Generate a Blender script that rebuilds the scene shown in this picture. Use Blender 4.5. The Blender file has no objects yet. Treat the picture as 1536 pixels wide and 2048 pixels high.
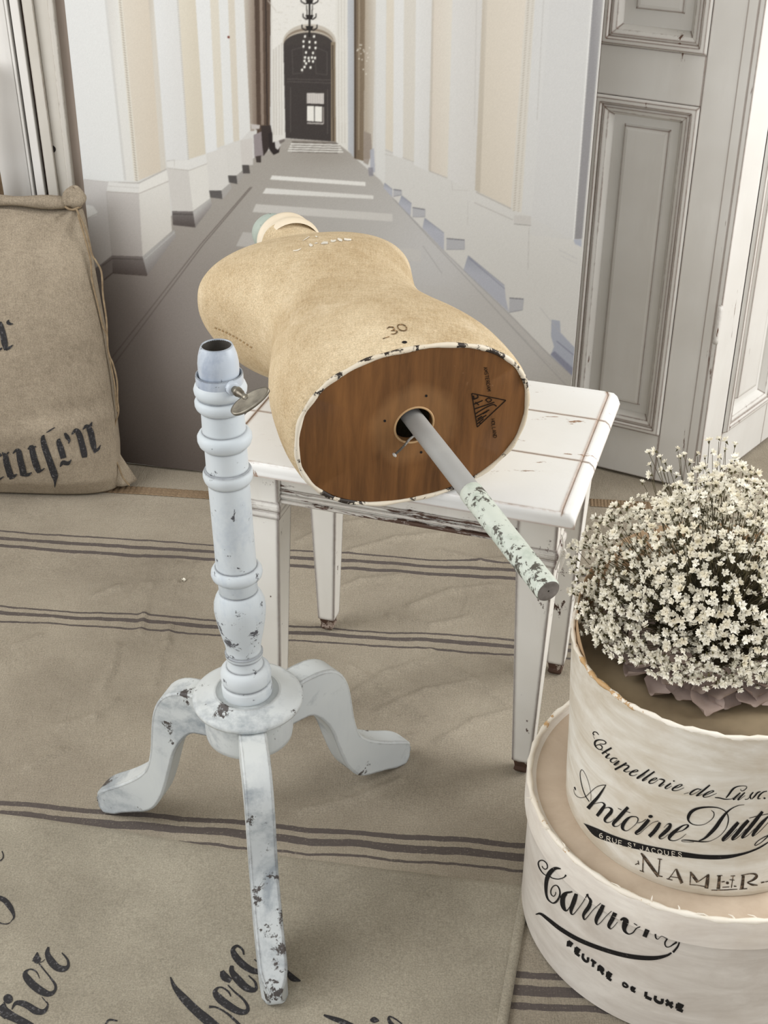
import bpy, bmesh, math, random
import numpy as np
from mathutils import Vector, Matrix
from mathutils.bvhtree import BVHTree

random.seed(7); np.random.seed(7)
SC = bpy.context.scene
COL = SC.collection
PI = math.pi

# ------------------------------------------------------------------ camera
F_PX, CX, CY, CAM_H = 2800.0, 768.0, 1024.0, 1.5
_d = np.array([722 - CX, 5630 - CY, F_PX]); _d /= np.linalg.norm(_d)
_up = -_d
_y = np.array([0, 0, 1.0]) - _up[2] * _up; _y /= np.linalg.norm(_y)
_x = np.cross(_y, _up)
RW = np.array([_x, _y, _up])                       # world = RW @ camera (x right, y down, z forward)
O = np.array([0.0, 0.0, CAM_H])
cam_d = bpy.data.cameras.new('camera'); cam = bpy.data.objects.new('camera', cam_d); COL.objects.link(cam)
cam_d.sensor_fit = 'VERTICAL'; cam_d.sensor_height = 36.0; cam_d.lens = F_PX / 2048 * 36.0
cam_d.clip_start = 0.05
M = np.eye(4); M[:3, 0] = RW @ [1, 0, 0]; M[:3, 1] = RW @ [0, -1, 0]; M[:3, 2] = RW @ [0, 0, -1]; M[:3, 3] = O
cam.matrix_world = Matrix(M.tolist())
SC.camera = cam

# ------------------------------------------------------------------ world, daylight from the windows, exposure
w = bpy.data.worlds.new('world'); SC.world = w; w.use_nodes = True
bg = w.node_tree.nodes['Background']; bg.inputs[0].default_value = (0.965, 0.99, 1.02, 1); bg.inputs[1].default_value = 1.2

def area(name, loc, target, sx, sy, power, col=(1, 1, 1)):
    l = bpy.data.lights.new(name, 'AREA'); l.shape = 'RECTANGLE'; l.size = sx; l.size_y = sy; l.energy = power; l.color = col
    o = bpy.data.objects.new(name, l); COL.objects.link(o); o.location = loc
    o.rotation_euler = (Vector(target) - Vector(loc)).to_track_quat('-Z', 'Y').to_euler()
    return o
area('window_light_right', (2.2, 1.8, 1.6), (0.0, 1.9, 0.45), 1.6, 1.9, 58, (0.98, 0.99, 1.0))
area('window_light_left', (-2.0, 1.35, 1.7), (-0.1, 1.9, 0.4), 1.3, 1.6, 40, (0.97, 0.985, 1.0))
SC.view_settings.view_transform = 'Standard'; SC.view_settings.look = 'None'
SC.view_settings.gamma = 1.0; SC.view_settings.use_curve_mapping = False
SC.view_settings.exposure = 0.1

# ------------------------------------------------------------------ helpers: pixels of the photo -> points on known surfaces
def ray(u, v):
    c = np.array([u - CX, v - CY, F_PX]); return RW @ (c / np.linalg.norm(c))
def at(u, v, z=0.0):
    r = ray(u, v); return O + r * ((z - CAM_H) / r[2])
def onp(u, v, P, n):
    r = ray(u, v); return O + r * (np.dot(np.asarray(P) - O, n) / np.dot(r, n))
def proj(P):
    c = (np.asarray(P) - O) @ RW
    return np.stack([CX + F_PX * c[..., 0] / c[..., 2], CY + F_PX * c[..., 1] / c[..., 2]], -1)
def lin(c, k=1.0):
    o = []
    for v in c:
        v = v / 255.0
        o.append((v / 12.92 if v <= 0.04045 else ((v + 0.055) / 1.055) ** 2.4) * k)
    return tuple(o) + (1.0,)

# ------------------------------------------------------------------ objects
ORG = {}
def tag(o, label=None, cat=None, group=None, kind=None):
    if label: o['label'] = label
    if cat: o['category'] = cat
    if group: o['group'] = group
    if kind: o['kind'] = kind
    return o
def thing(name, loc, label, cat, group=None):
    o = bpy.data.objects.new(name, None); COL.objects.link(o); o.location = loc; o.empty_display_size = 0.05
    ORG[o.name] = np.array(loc, float)
    return tag(o, label, cat, group)
def obj(name, verts, faces, mat, parent=None, smooth=False, origin=None):
    verts = np.asarray(verts, float)
    org = ORG[parent.name] if parent is not None else (np.array(origin, float) if origin is not None else np.zeros(3))
    me = bpy.data.meshes.new(name)
    me.from_pydata((verts - org).tolist(), [], [list(f) for f in faces])
    me.validate(); me.update()
    if mat: me.materials.append(mat)
    if smooth:
        me.polygons.foreach_set('use_smooth', [True] * len(me.polygons))
    o = bpy.data.objects.new(name, me); COL.objects.link(o)
    if parent is not None: o.parent = parent
    else: o.location = org
    ORG[o.name] = org
    return o
def sharp(o, ang=40):
    me = o.data
    bm = bmesh.new(); bm.from_mesh(me)
    for e in bm.edges:
        e.smooth = not (len(e.link_faces) == 2 and e.calc_face_angle(0) > math.radians(ang))
    bm.to_mesh(me); bm.free()
    return o
def bevel_obj(o, width, segs=2, ang=30):
    m = o.modifiers.new('bevel', 'BEVEL'); m.width = width; m.segments = segs; m.limit_method = 'ANGLE'; m.angle_limit = math.radians(ang)
    return o
def prism(poly, axis_pts):
    """poly: list of 2D pts; axis_pts: fn(p2d, k) -> 3D for k in 0,1"""
    n = len(poly)
    V = [axis_pts(p, 0) for p in poly] + [axis_pts(p, 1) for p in poly]
    Fc = [list(range(n))[::-1], list(range(n, 2 * n))] + [[i, (i + 1) % n, n + (i + 1) % n, n + i] for i in range(n)]
    return V, Fc
def boxv(fn, x0, x1, y0, y1, z0, z1):
    V = [fn(x, y, z) for z in (z0, z1) for (x, y) in ((x0, y0), (x1, y0), (x1, y1), (x0, y1))]
    Fc = [(3, 2, 1, 0), (4, 5, 6, 7), (0, 1, 5, 4), (1, 2, 6, 5), (2, 3, 7, 6), (3, 0, 4, 7)]
    return V, Fc
def frame_from(axis):
    a = np.array(axis, float); a /= np.linalg.norm(a)
    h = np.array([0, 0, 1.0]) if abs(a[2]) < 0.9 else np.array([1.0, 0, 0])
    x = np.cross(h, a); x /= np.linalg.norm(x); y = np.cross(a, x)
    return x, y, a
def lathe(profile, base, axis, segs=48, close_top=False, close_bot=False, wob=None, level=False):
    x, y, a = frame_from(axis)
    if level: x, y = np.array([1.0, 0, 0]), np.array([0, 1.0, 0])
    base = np.asarray(base, float)
    V = []; Fc = []
    for i, (r, t) in enumerate(profile):
        for j in range(segs):
            th = 2 * PI * j / segs
            rr = r * (1 + (wob(th, t) if wob else 0))
            V.append(base + a * t + (x * math.cos(th) + y * math.sin(th)) * rr)
    n = len(profile)
    for i in range(n - 1):
        for j in range(segs):
            k = (j + 1) % segs
            Fc.append((i * segs + j, i * segs + k, (i + 1) * segs + k, (i + 1) * segs + j))
    if close_bot: Fc.append([j for j in range(segs)][::-1])
    if close_top: Fc.append([(n - 1) * segs + j for j in range(segs)])
    return V, Fc
def tube(path, radius, segs=8, caps=True):
    P = [np.asarray(p, float) for p in path]; n = len(P); V = []; Fc = []
    R = radius if hasattr(radius, '__len__') else [radius] * n
    prev = None
    for i in range(n):
        d = P[min(i + 1, n - 1)] - P[max(i - 1, 0)]; d /= (np.linalg.norm(d) + 1e-12)
        if prev is None: x, y, _ = frame_from(d)
        else:
            x = prev - d * np.dot(prev, d); x /= np.linalg.norm(x); y = np.cross(d, x)
        prev = x
        for j in range(segs):
            th = 2 * PI * j / segs
            V.append(P[i] + (x * math.cos(th) + y * math.sin(th)) * R[i])
    for i in range(n - 1):
        for j in range(segs):
            k = (j + 1) % segs
            Fc.append((i * segs + j, i * segs + k, (i + 1) * segs + k, (i + 1) * segs + j))
    if caps:
        Fc.append(list(range(segs))[::-1]); Fc.append([(n - 1) * segs + j for j in range(segs)])
    return V, Fc
def merge(parts):
    V = []; Fc = []
    for v, f in parts:
        o = len(V); V += list(v); Fc += [[i + o for i in q] for q in f]
    return V, Fc
def spline(pts, per=10):
    P = np.array(pts, float); n = len(P)
    if n == 2:
        t = np.linspace(0, 1, per + 1)[:, None]; return P[0] * (1 - t) + P[1] * t
    out = []
    E = np.vstack([2 * P[0] - P[1], P, 2 * P[-1] - P[-2]])
    for i in range(n - 1):
        p0, p1, p2, p3 = E[i:i + 4]
        for k in range(per):
            t = k / per
            out.append(0.5 * (2 * p1 + (p2 - p0) * t + (2 * p0 - 5 * p1 + 4 * p2 - p3) * t * t + (3 * p1 - p0 - 3 * p2 + p3) * t ** 3))
    out.append(P[-1])
    return np.array(out)
def bvh_of(V, Fc):
    return BVHTree.FromPolygons([Vector(v) for v in V], [list(f) for f in Fc])

# ------------------------------------------------------------------ materials (all procedural)
class NT:
    def __init__(s, name):
        s.m = bpy.data.materials.new(name); s.m.use_nodes = True
        s.t = s.m.node_tree; s.b = s.t.nodes['Principled BSDF']; s.tc = s.t.nodes.new('ShaderNodeTexCoord')
    def n(s, ty, ins=None, **kw):
        nd = s.t.nodes.new(ty)
        for k, v in kw.items(): setattr(nd, k, v)
        for k, v in (ins or {}).items(): s.set(nd.inputs[k], v)
        return nd
    def set(s, inp, v):
        if hasattr(v, 'is_output') or isinstance(v, bpy.types.NodeSocket): s.t.links.new(v, inp)
        else: inp.default_value = v
    def co(s, scale=(1, 1, 1), rot=(0, 0, 0), out='Object'):
        return s.n('ShaderNodeMapping', {'Vector': s.tc.outputs[out], 'Scale': scale, 'Rotation': rot}).outputs[0]
    def noise(s, scale, vec=None, detail=4, rough=0.55, dist=0.0):
        return s.n('ShaderNodeTexNoise', {'Vector': vec if vec is not None else s.tc.outputs['Object'], 'Scale': scale, 'Detail': detail, 'Roughness': rough, 'Distortion': dist}).outputs[0]
    def ramp(s, fac, a, b, c0=(0, 0, 0, 1), c1=(1, 1, 1, 1)):
        r = s.n('ShaderNodeValToRGB', {'Fac': fac}); e = r.color_ramp.elements
        e[0].position = a; e[0].color = c0; e[1].position = b; e[1].color = c1
        return r.outputs[0]
    def mix(s, fac, a, b, mode='MIX'):
        m = s.n('ShaderNodeMix', data_type='RGBA', blend_type=mode)
        s.set(m.inputs[0], fac); s.set(m.inputs[6], a); s.set(m.inputs[7], b)
        return m.outputs[2]
    def math(s, op, a, b=0.0, clamp=False):
        m = s.n('ShaderNodeMath', operation=op, use_clamp=clamp); s.set(m.inputs[0], a); s.set(m.inputs[1], b); return m.outputs[0]
    def bump(s, h, strength=0.3, dist=0.002, normal=None):
        b = s.n('ShaderNodeBump', {'Height': h, 'Strength': strength, 'Distance': dist})
        if normal is not None: s.set(b.inputs['Normal'], normal)
        return b.outputs[0]
    def done(s, color, rough=0.6, normal=None, spec=0.3, **kw):
        s.set(s.b.inputs['Base Color'], color); s.set(s.b.inputs['Roughness'], rough)
        s.b.inputs['Specular IOR Level'].default_value = spec
        if normal is not None: s.set(s.b.inputs['Normal'], normal)
        for k, v in kw.items(): s.set(s.b.inputs[k.replace('_', ' ')], v)
        return s.m

def edge_mask(N, radius):
    bv = N.n('ShaderNodeBevel', {'Radius': radius}, samples=4).outputs[0]
    g = N.n('ShaderNodeNewGeometry').outputs['Normal']
    dt = N.n('ShaderNodeVectorMath', operation='DOT_PRODUCT'); N.set(dt.inputs[0], bv); N.set(dt.inputs[1], g)
    return N.math('SUBTRACT', 1.0, dt.outputs['Value'], True)

def paint(name, base, dark, under, chip=0.62, edge=0.004, edge_k=3.0, chip_scale=(14, 14, 14), rough=0.5, mid=None, mid_t=0.56, mid_scale=(7, 7, 5)):
    """old chalky paint, rubbed through to the wood at edges and in chips"""
    N = NT(name)
    big = N.noise(5, detail=3)
    col = N.mix(N.ramp(big, 0.35, 0.7), lin(base), lin(dark))
    streak = N.noise(3, N.co((6, 6, 1.2)), 5, 0.7)
    col = N.mix(N.ramp(streak, 0.5, 0.85), col, lin(dark))
    if mid:
        mm = N.math('ADD', N.math('MULTIPLY', N.noise(1.0, N.co(mid_scale), 5, 0.6, 0.5), 0.85), N.math('MULTIPLY', N.noise(110, detail=4, rough=0.75), 0.15))
        col = N.mix(N.math('MULTIPLY', N.ramp(mm, mid_t - 0.05, mid_t + 0.06), 0.85), col, lin(mid))
    cv = N.math('ADD', N.math('MULTIPLY', N.noise(1.0, N.co([c * 1.6 for c in chip_scale]), 9, 0.72, 0.3), 0.62), N.math('MULTIPLY', N.noise(1.0, N.co([c * 0.35 for c in chip_scale]), 2, 0.5), 0.38))
    chips = N.ramp(cv, chip - 0.035, chip - 0.022)
    mask = chips
    if edge:
        em = N.math('MULTIPLY', edge_mask(N, edge), edge_k)
        en = N.math('ADD', N.math('MULTIPLY', N.noise(1.0, N.co((70, 70, 70)), 6, 0.75), 0.55), N.math('MULTIPLY', N.noise(1.0, N.co((11, 11, 11)), 3, 0.6), 0.5))
        mask = N.math('MAXIMUM', chips, N.ramp(N.math('ADD', em, N.math('MULTIPLY', en, 0.9)), 0.66, 0.72))
    undc = N.mix(N.noise(40), lin(under), lin([min(255, c * 1.5) for c in under]))
    col = N.mix(mask, col, undc)
    fine = N.noise(160, detail=2)
    h = N.math('SUBTRACT', N.math('MULTIPLY', fine, 0.25), mask)
    return N.done(col, rough, N.bump(h, 0.35, 0.0012), 0.3)

def linen(name, c0, c1, scale=1.0, weave=420, bumpk=0.5, rot=0.0, stripes=None, mott=0.75):
    N = NT(name)
    a = N.noise(1.0, N.co((weave * 0.12 * scale, weave * 1.1 * scale, 60), (0, 0, rot)), 2, 0.6)
    b = N.noise(1.0, N.co((weave * 1.1 * scale, weave * 0.12 * scale, 60), (0, 0, rot)), 2, 0.6)
    wv = N.math('ADD', N.math('MULTIPLY', a, 0.5), N.math('MULTIPLY', b, 0.5))
    big = N.noise(3.2 * scale, detail=5, rough=0.6)
    f = N.math('ADD', N.math('MULTIPLY', big, mott), N.math('MULTIPLY', wv, 1.1 - mott))
    col = N.mix(N.ramp(f, 0.36, 0.66), lin(c0), lin(c1))
    gr = N.noise(1.0, N.co((420, 420, 420)), 3, 0.75)
    col = N.mix(1.0, col, N.ramp(gr, 0.32, 0.68, (.76, .76, .76, 1), (1.24, 1.24, 1.24, 1)), 'MULTIPLY')
    if stripes:
        xyz = N.n('ShaderNodeSeparateXYZ', {'Vector': N.tc.outputs['Object']})
        ww = N.math('ADD', xyz.outputs[1], N.math('MULTIPLY', xyz.outputs[0], 0.095))
        wob = N.math('MULTIPLY', N.math('SUBTRACT', N.noise(6.0, detail=2), 0.5), 0.026)
        wob2 = N.math('MULTIPLY', N.math('SUBTRACT', N.noise(70, detail=3), 0.5), 0.004)
        ww = N.math('ADD', N.math('ADD', ww, wob), wob2)
        lo, hi = 1.1, 2.5
        fr = N.math('DIVIDE', N.math('SUBTRACT', ww, lo), hi - lo)
        r = N.n('ShaderNodeValToRGB', {'Fac': fr}); r.color_ramp.interpolation = 'CONSTANT'
        E = r.color_ramp.elements
        E[0].position = 0; E[0].color = (0, 0, 0, 1); E[1].position = 1; E[1].color = (0, 0, 0, 1)
        for (c, hw) in stripes:
            hw *= 1.18
            p = (c - hw - lo) / (hi - lo); q = (c + hw - lo) / (hi - lo)
            e = E.new(p); e.color = (1, 1, 1, 1); e = E.new(q); e.color = (0, 0, 0, 1)
        sm = N.math('MULTIPLY', r.outputs[0], N.ramp(N.noise(300, detail=2), 0.08, 0.40))
        col = N.mix(N.math('MULTIPLY', sm, 0.92), col, lin((84, 77, 75)))
    fold = N.noise(14, N.co((1, 0.6, 1), (0, 0, 0.5)), 5, 0.6, 0.8)
    hgt = N.math('ADD', N.math('MULTIPLY', wv, 0.35), N.math('MULTIPLY', fold, 1.2))
    return N.done(col, 0.92, N.bump(hgt, bumpk, 0.004), 0.1)

def ink_mat(name, c, wear=0.45):
    N = NT(name)
    col = N.mix(N.ramp(N.noise(260, detail=3), wear, wear + 0.25), lin(c), lin([min(255, v * 2.1 + 15) for v in c]))
    return N.done(col, 0.85, None, 0.15)
def plain(name, c, rough=0.6, c2=None, scale=20, metallic=0.0, bump=0.0, spec=0.3):
    N = NT(name)
    col = N.mix(N.ramp(N.noise(scale, detail=4), 0.35, 0.68), lin(c), lin(c2 or [v * 0.86 for v in c]))
    nm = N.bump(N.noise(scale * 6, detail=3), bump, 0.002) if bump else None
    return N.done(col, rough, nm, spec, Metallic=metallic)

WALL = plain('wall_plaster', (206, 200, 190), 0.9, (198, 192, 182), 3)
FLOORM = plain('floor_boards', (146, 128, 106), 0.8, (128, 112, 92), 4)
RUG = linen('striped_linen', (130, 121, 107), (160, 151, 135), 1.0, bumpk=0.85, stripes=[
    (2.303, .0032), (2.278, .0058), (2.251, .003), (2.052, .003), (2.033, .0058), (2.009, .003),
    (1.541, .0034), (1.517, .006), (1.488, .0032), (1.296, .0048), (1.269, .007), (1.246, .0048)])
SACKCLOTH = linen('twill_sackcloth', (130, 123, 109), (161, 154, 138), 1.2, rot=0.6, bumpk=0.4)
SEAM = linen('seam_stitching', (104, 86, 66), (146, 126, 102), 2.0, bumpk=0.9)
LINEN_SACK = linen('sack_linen', (120, 109, 94), (156, 144, 126), 1.6, weave=300, bumpk=0.35, mott=0.62)
TWINE = plain('twine', (150, 132, 106), 0.9, (120, 102, 80), 80)
INK = ink_mat('stencil_ink', (50, 49, 50), 0.56)
BLACK = ink_mat('box_ink', (30, 28, 27), 0.6)
WHITEP = paint('table_paint', (232, 230, 224), (220, 217, 209), (60, 42, 36), 0.635, 0.010, 5.5, (24, 24, 14))
APRONP = paint('apron_paint', (228, 225, 218), (210, 205, 196), (66, 50, 42), 0.565, 0.005, 4.0, (10, 10, 80))
WHITETOP = paint('table_top_paint', (238, 239, 238), (231, 231, 228), (118, 94, 76), 0.65, 0.006, 4.2, (16, 60, 14))
STANDP = paint('stand_paint', (204, 209, 211), (188, 196, 201), (62, 62, 66), 0.615, 0.005, 4.0, (24, 24, 26), mid=(168, 178, 188), mid_t=0.57, mid_scale=(9, 9, 4))
LEGP = paint('stand_leg_paint', (204, 208, 207), (186, 191, 193), (60, 56, 54), 0.615, 0.006, 3.8, (20, 20, 20), mid=(136, 144, 150), mid_t=0.585, mid_scale=(8, 8, 8))
DOORP = paint('door_paint', (214, 212, 207), (205, 202, 196), (78, 56, 44), 0.665, 0.006, 4.2, (30, 30, 4))
DOORP2 = paint('left_door_paint', (206, 202, 194), (192, 187, 177), (70, 52, 42), 0.70, 0.004, 2.6, (20, 20, 5))
DOORPALE = paint('pale_door_paint', (222, 220, 216), (212, 209, 204), (70, 52, 42), 0.72, 0.0, 2.0, (20, 20, 5))
DARKWOOD = plain('bare_dark_wood', (84, 66, 54), 0.8, (60, 46, 38), 30, bump=0.3)

# ------------------------------------------------------------------ room shell
def struct(name, V, Fc, m): return tag(obj(name, V, Fc, m), kind='structure')
_id = lambda x, y, z: (x, y, z)
struct('floor', *boxv(_id, -2.6, 2.8, -0.8, 3.5, -0.06, -0.006), FLOORM)
struct('wall_back', *boxv(_id, -2.6, 2.8, 3.4, 3.5, -0.006, 2.6), WALL)
struct('wall_left', *boxv(_id, -2.7, -2.6, -0.8, 3.5, -0.006, 2.6), WALL)
struct('ceiling', *boxv(_id, -2.7, 2.9, -0.8, 3.5, 2.6, 2.7), WALL)  # unseen; put in to cut light from above and leave it frontal
struct('wall_right', *boxv(_id, 2.8, 2.9, -0.8, 3.5, -0.006, 2.6), WALL)

# ------------------------------------------------------------------ striped cloth over the floor
creases = [[(321, 1119), (303, 1166), (288, 1228), (281, 1264)], [(361, 1126), (350, 1162), (339, 1202)], [(398, 1126), (380, 1162), (372, 1185)],
           [(233, 1290), (226, 1330), (205, 1375)], [(320, 1326), (306, 1370)], [(339, 1250), (334, 1283), (318, 1320)], [(190, 1190), (240, 1170)], [(255, 1200), (285, 1165)],
           [(690, 1395), (770, 1345), (850, 1320)], [(700, 1330), (780, 1385), (860, 1440)], [(760, 1420), (850, 1380), (950, 1360)], [(860, 1300), (930, 1350), (1010, 1400)],
           [(640, 1190), (720, 1160), (800, 1150)], [(700, 1100), (790, 1075), (880, 1065)], [(820, 1210), (900, 1180), (990, 1170)], [(600, 1080), (660, 1050), (720, 1040)],
           [(880, 1480), (950, 1440), (1020, 1420)], [(720, 1500), (830, 1470)], [(620, 1480), (700, 1450)], [(880, 1100), (960, 1120), (1020, 1115)], [(780, 1230), (860, 1250), (930, 1235)],
           [(60, 1530), (120, 1500)], [(30, 1290), (80, 1270)], [(120, 1450), (190, 1430), (230, 1400)], [(600, 1620), (700, 1600), (800, 1560)]]
CR = [np.array([at(*p)[:2] for p in c]) for c in creases]
_k = np.random.randn(14, 2) * 16; _ph = np.random.rand(14) * 6.28
def cloth_h(x, y):
    h = np.zeros_like(x)
    for k, p in zip(_k, _ph): h += np.sin(k[0] * x + k[1] * y + p)
    h = h * 0.00016
    for n, c in enumerate(CR):
        for a, b in zip(c[:-1], c[1:]):
            ab = b - a; t = np.clip(((x - a[0]) * ab[0] + (y - a[1]) * ab[1]) / (ab @ ab), 0, 1)
            d2 = (x - a[0] - t * ab[0]) ** 2 + (y - a[1] - t * ab[1]) ** 2
            h = np.maximum(h, 0.0042 * np.exp(-d2 / (2 * 0.0055 ** 2)) + h * 0.7)
    return h
def grid(nx, ny, fn):
    gx, gy = np.meshgrid(np.linspace(0, 1, nx), np.linspace(0, 1, ny))
    V = fn(gx.ravel(), gy.ravel())
    i = np.arange((nx) * (ny)).reshape(ny, nx)
    Fc = np.stack([i[:-1, :-1].ravel(), i[:-1, 1:].ravel(), i[1:, 1:].ravel(), i[1:, :-1].ravel()], 1)
    return V, Fc.tolist()
def rugfn(a, b):
    x = -1.35 + 2.75 * a; y = 0.75 + 2.4 * b
    return np.stack([x, y, cloth_h(x, y) - 0.0025], 1)
RV, RF = grid(540, 470, rugfn)
rug = obj('linen_floor_cloth', RV, RF, RUG, smooth=True)
tag(rug, 'beige linen cloth with dark grey stripe bands covering the floor', 'rug')
for (pa, pb, wd) in [((195, 975), (430, 990), 0.016), ((1180, 1004), (1330, 1012), 0.016)]:
    A_, B_ = at(*pa), at(*pb)
    def sfn(a, b, A_=A_, B_=B_, wd=wd):
        P = A_[None] * (1 - a[:, None]) + B_[None] * a[:, None]
        n = np.array([-(B_ - A_)[1], (B_ - A_)[0], 0]); n /= np.linalg.norm(n)
        P = P + n[None] * (b[:, None] - 0.5) * wd * 2
        P[:, 2] = cloth_h(P[:, 0], P[:, 1]) - 0.0022 + 0.0022 * np.abs(np.sin(a * 70)) * (0.4 + 0.6 * np.abs(np.sin(b * 9.4))) + 0.0004
        return P
    obj('stitched_seam', *grid(160, 12, sfn), SEAM, rug, True)

# ------------------------------------------------------------------ lettering: pen strokes laid on real surfaces
def T(ox, oy, s): return lambda p: (ox + p[0] / s, oy + p[1] / s, (p[2] if len(p) > 2 else 6) / s)
def stroke_px(pts, tr, per=7):
    P = np.array([tr(p) for p in pts])
    S = spline(P, per)
    d = np.gradient(S[:, :2], axis=0); L = np.linalg.norm(d, axis=1)[:, None] + 1e-9; d /= L
    n = np.stack([-d[:, 1], d[:, 0]], 1) * np.maximum(S[:, 2:3], 0.5) * 0.5
    return S[:, :2] + n, S[:, :2] - n
def dot_px(c, r, tr, ry=None):
    x, y, rr = tr((c[0], c[1], r)); q = (ry / r if ry else 1)
    t = np.linspace(0, PI, 9)
    return (np.stack([x + rr * np.cos(t), y + rr * q * np.sin(t)], 1), np.stack([x + rr * np.cos(t), y - rr * q * np.sin(t)], 1))
def lay(ribbons, bvh, off=0.0007):
    V = []; Fc = []
    for (A_, B_) in ribbons:
        prev = None
        for a, b in zip(A_, B_):
            q = []
            for p in (a, (a + b) / 2, b):
                r = ray(*p); h = bvh.ray_cast(Vector(O), Vector(r))
                q.append(None if h[0] is None else np.array(h[0]) + np.array(h[1]) * (off if np.dot(h[1], r) < 0 else -off))
            if any(v is None for v in q): prev = None; continue
            i = len(V); V += q
            if prev is not None:
                Fc += [(prev, prev + 1, i + 1, i), (prev + 1, prev + 2, i + 2, i + 1)]
            prev = i
    return V, Fc
SEG = {  # block capitals, strokes in a unit box (x right, y up)
 'A': [[(0, 0), (.5, 1)], [(.5, 1), (1, 0)], [(.2, .35), (.8, .35)]], 'B': [[(0, 0), (0, 1)], [(0, 1), (.8, .9), (.8, .6), (0, .5)], [(0, .5), (.9, .4), (.9, .1), (0, 0)]],
 'C': [[(1, .85), (.6, 1), (.15, .85), (0, .5), (.15, .15), (.6, 0), (1, .15)]], 'D': [[(0, 0), (0, 1)], [(0, 1), (.6, .95), (1, .5), (.6, .05), (0, 0)]],
 'E': [[(0, 0), (0, 1)], [(0, 1), (.9, 1)], [(0, .5), (.75, .5)], [(0, 0), (.9, 0)]], 'F': [[(0, 0), (0, 1)], [(0, 1), (.9, 1)], [(0, .5), (.7, .5)]],
 'H': [[(0, 0), (0, 1)], [(1, 0), (1, 1)], [(0, .5), (1, .5)]], 'J': [[(.8, 1), (.8, .25), (.45, 0), (0, .2)]], 'L': [[(0, 1), (0, 0)], [(0, 0), (.9, 0)]],
 'M': [[(0, 0), (0, 1)], [(0, 1), (.5, .3)], [(.5, .3), (1, 1)], [(1, 1), (1, 0)]], 'N': [[(0, 0), (0, 1)], [(0, 1), (1, 0)], [(1, 0), (1, 1)]],
 'O': [[(.5, 1), (0, .75), (0, .25), (.5, 0), (1, .25), (1, .75), (.5, 1)]], 'Q': [[(.5, 1), (0, .75), (0, .25), (.5, 0), (1, .25), (1, .75), (.5, 1)], [(.6, .3), (1, -.1)]],
 'R': [[(0, 0), (0, 1)], [(0, 1), (.8, .95), (.8, .55), (0, .48)], [(.4, .48), (1, 0)]], 'S': [[(.95, .85), (.5, 1), (.1, .8), (.3, .55), (.8, .42), (.9, .15), (.5, 0), (0, .15)]],
 'T': [[(0, 1), (1, 1)], [(.5, 1), (.5, 0)]], 'U': [[(0, 1), (0, .25), (.5, 0), (1, .25), (1, 1)]], 'X': [[(0, 0), (1, 1)], [(0, 1), (1, 0)]],
 '6': [[(.85, .95), (.35, .85), (.05, .4), (.3, 0), (.8, .05), (.9, .35), (.5, .55), (.1, .4)]], '.': [[(0, 0), (.15, 0)]]}
def block(ch, o, r, u, wgt, tr):
    out = []
    for st in SEG[ch]:
        out.append(stroke_px([(o[0] + r[0] * a + u[0] * b, o[1] + r[1] * a + u[1] * b, wgt) for a, b in st], tr, 1 if len(st) == 2 else 5))
    return out

# ------------------------------------------------------------------ printed sack spread over the near floor
edge_top = spline([np.r_[at(*p)[:2], 0] for p in [(-420, 1570), (-60, 1618), (200, 1653), (395, 1687), (700, 1728), (1062, 1772)]], 12)
cR0 = edge_top[-1][:2]; dR = at(1014, 2048)[:2] - at(1044, 1875)[:2]; dR /= np.linalg.norm(dR)
def sackfn(a, b):
    idx = a * (len(edge_top) - 1); i0 = np.clip(idx.astype(int), 0, len(edge_top) - 2); f = (idx - i0)[:, None]
    top = edge_top[i0, :2] * (1 - f) + edge_top[i0 + 1, :2] * f
    end = np.where(True, top + dR[None] * 0.72, 0)
    P = top * (1 - b[:, None]) + end * b[:, None]
    ed = np.minimum(np.minimum(b, 1 - b) * 0.72, np.minimum(a, 1 - a) * 1.2)
    z = cloth_h(P[:, 0], P[:, 1]) * 0.6 + 0.0018 * np.clip(ed / 0.006, 0, 1) + 0.0004 * np.sin(P[:, 0] * 60 + P[:, 1] * 25) - 0.0012
    bump_ = np.exp(-(((P[:, 0] - BUMP[0]) / 0.016) ** 2 + ((P[:, 1] - BUMP[1]) / 0.02) ** 2)) * 0.006
    return np.stack([P[:, 0], P[:, 1], z + bump_], 1)
BUMP = at(606, 1975)
SV, SF = grid(300, 200, sackfn)
fsack = obj('printed_floor_sack', SV, SF, SACKCLOTH, smooth=True)
tag(fsack, 'flattened beige grain sack with black lettering lying under the front stand leg', 'sack cloth')
hem = [(cR0 + dR * t) for t in np.linspace(0.0, 0.72, 40)]
nR = np.array([dR[1], -dR[0]]);
if nR[0] > 0: nR = -nR
HV = []; HF = []
for i, p in enumerate(hem):
    for k, (o_, z_) in enumerate([(-0.0005, -0.002), (-0.0005, 0.0032), (0.006, 0.0042), (0.0125, 0.0036), (0.0135, 0.0012)]):
        q = p + nR * o_; HV.append((q[0], q[1], z_ + 0.0004 * math.sin(i * 1.7)))
    if i:
        for k in range(4): HF.append(((i - 1) * 5 + k, i * 5 + k, i * 5 + k + 1, (i - 1) * 5 + k + 1))
obj('hem', HV, HF, SACKCLOTH, fsack, True)
fb = bvh_of(SV, SF)
H_ = T(0, 1860, 7.68); I_ = T(320, 1860, 4.8); J_ = T(560, 1940, 4.8); K_ = T(0, 1660, 10.24)
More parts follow.
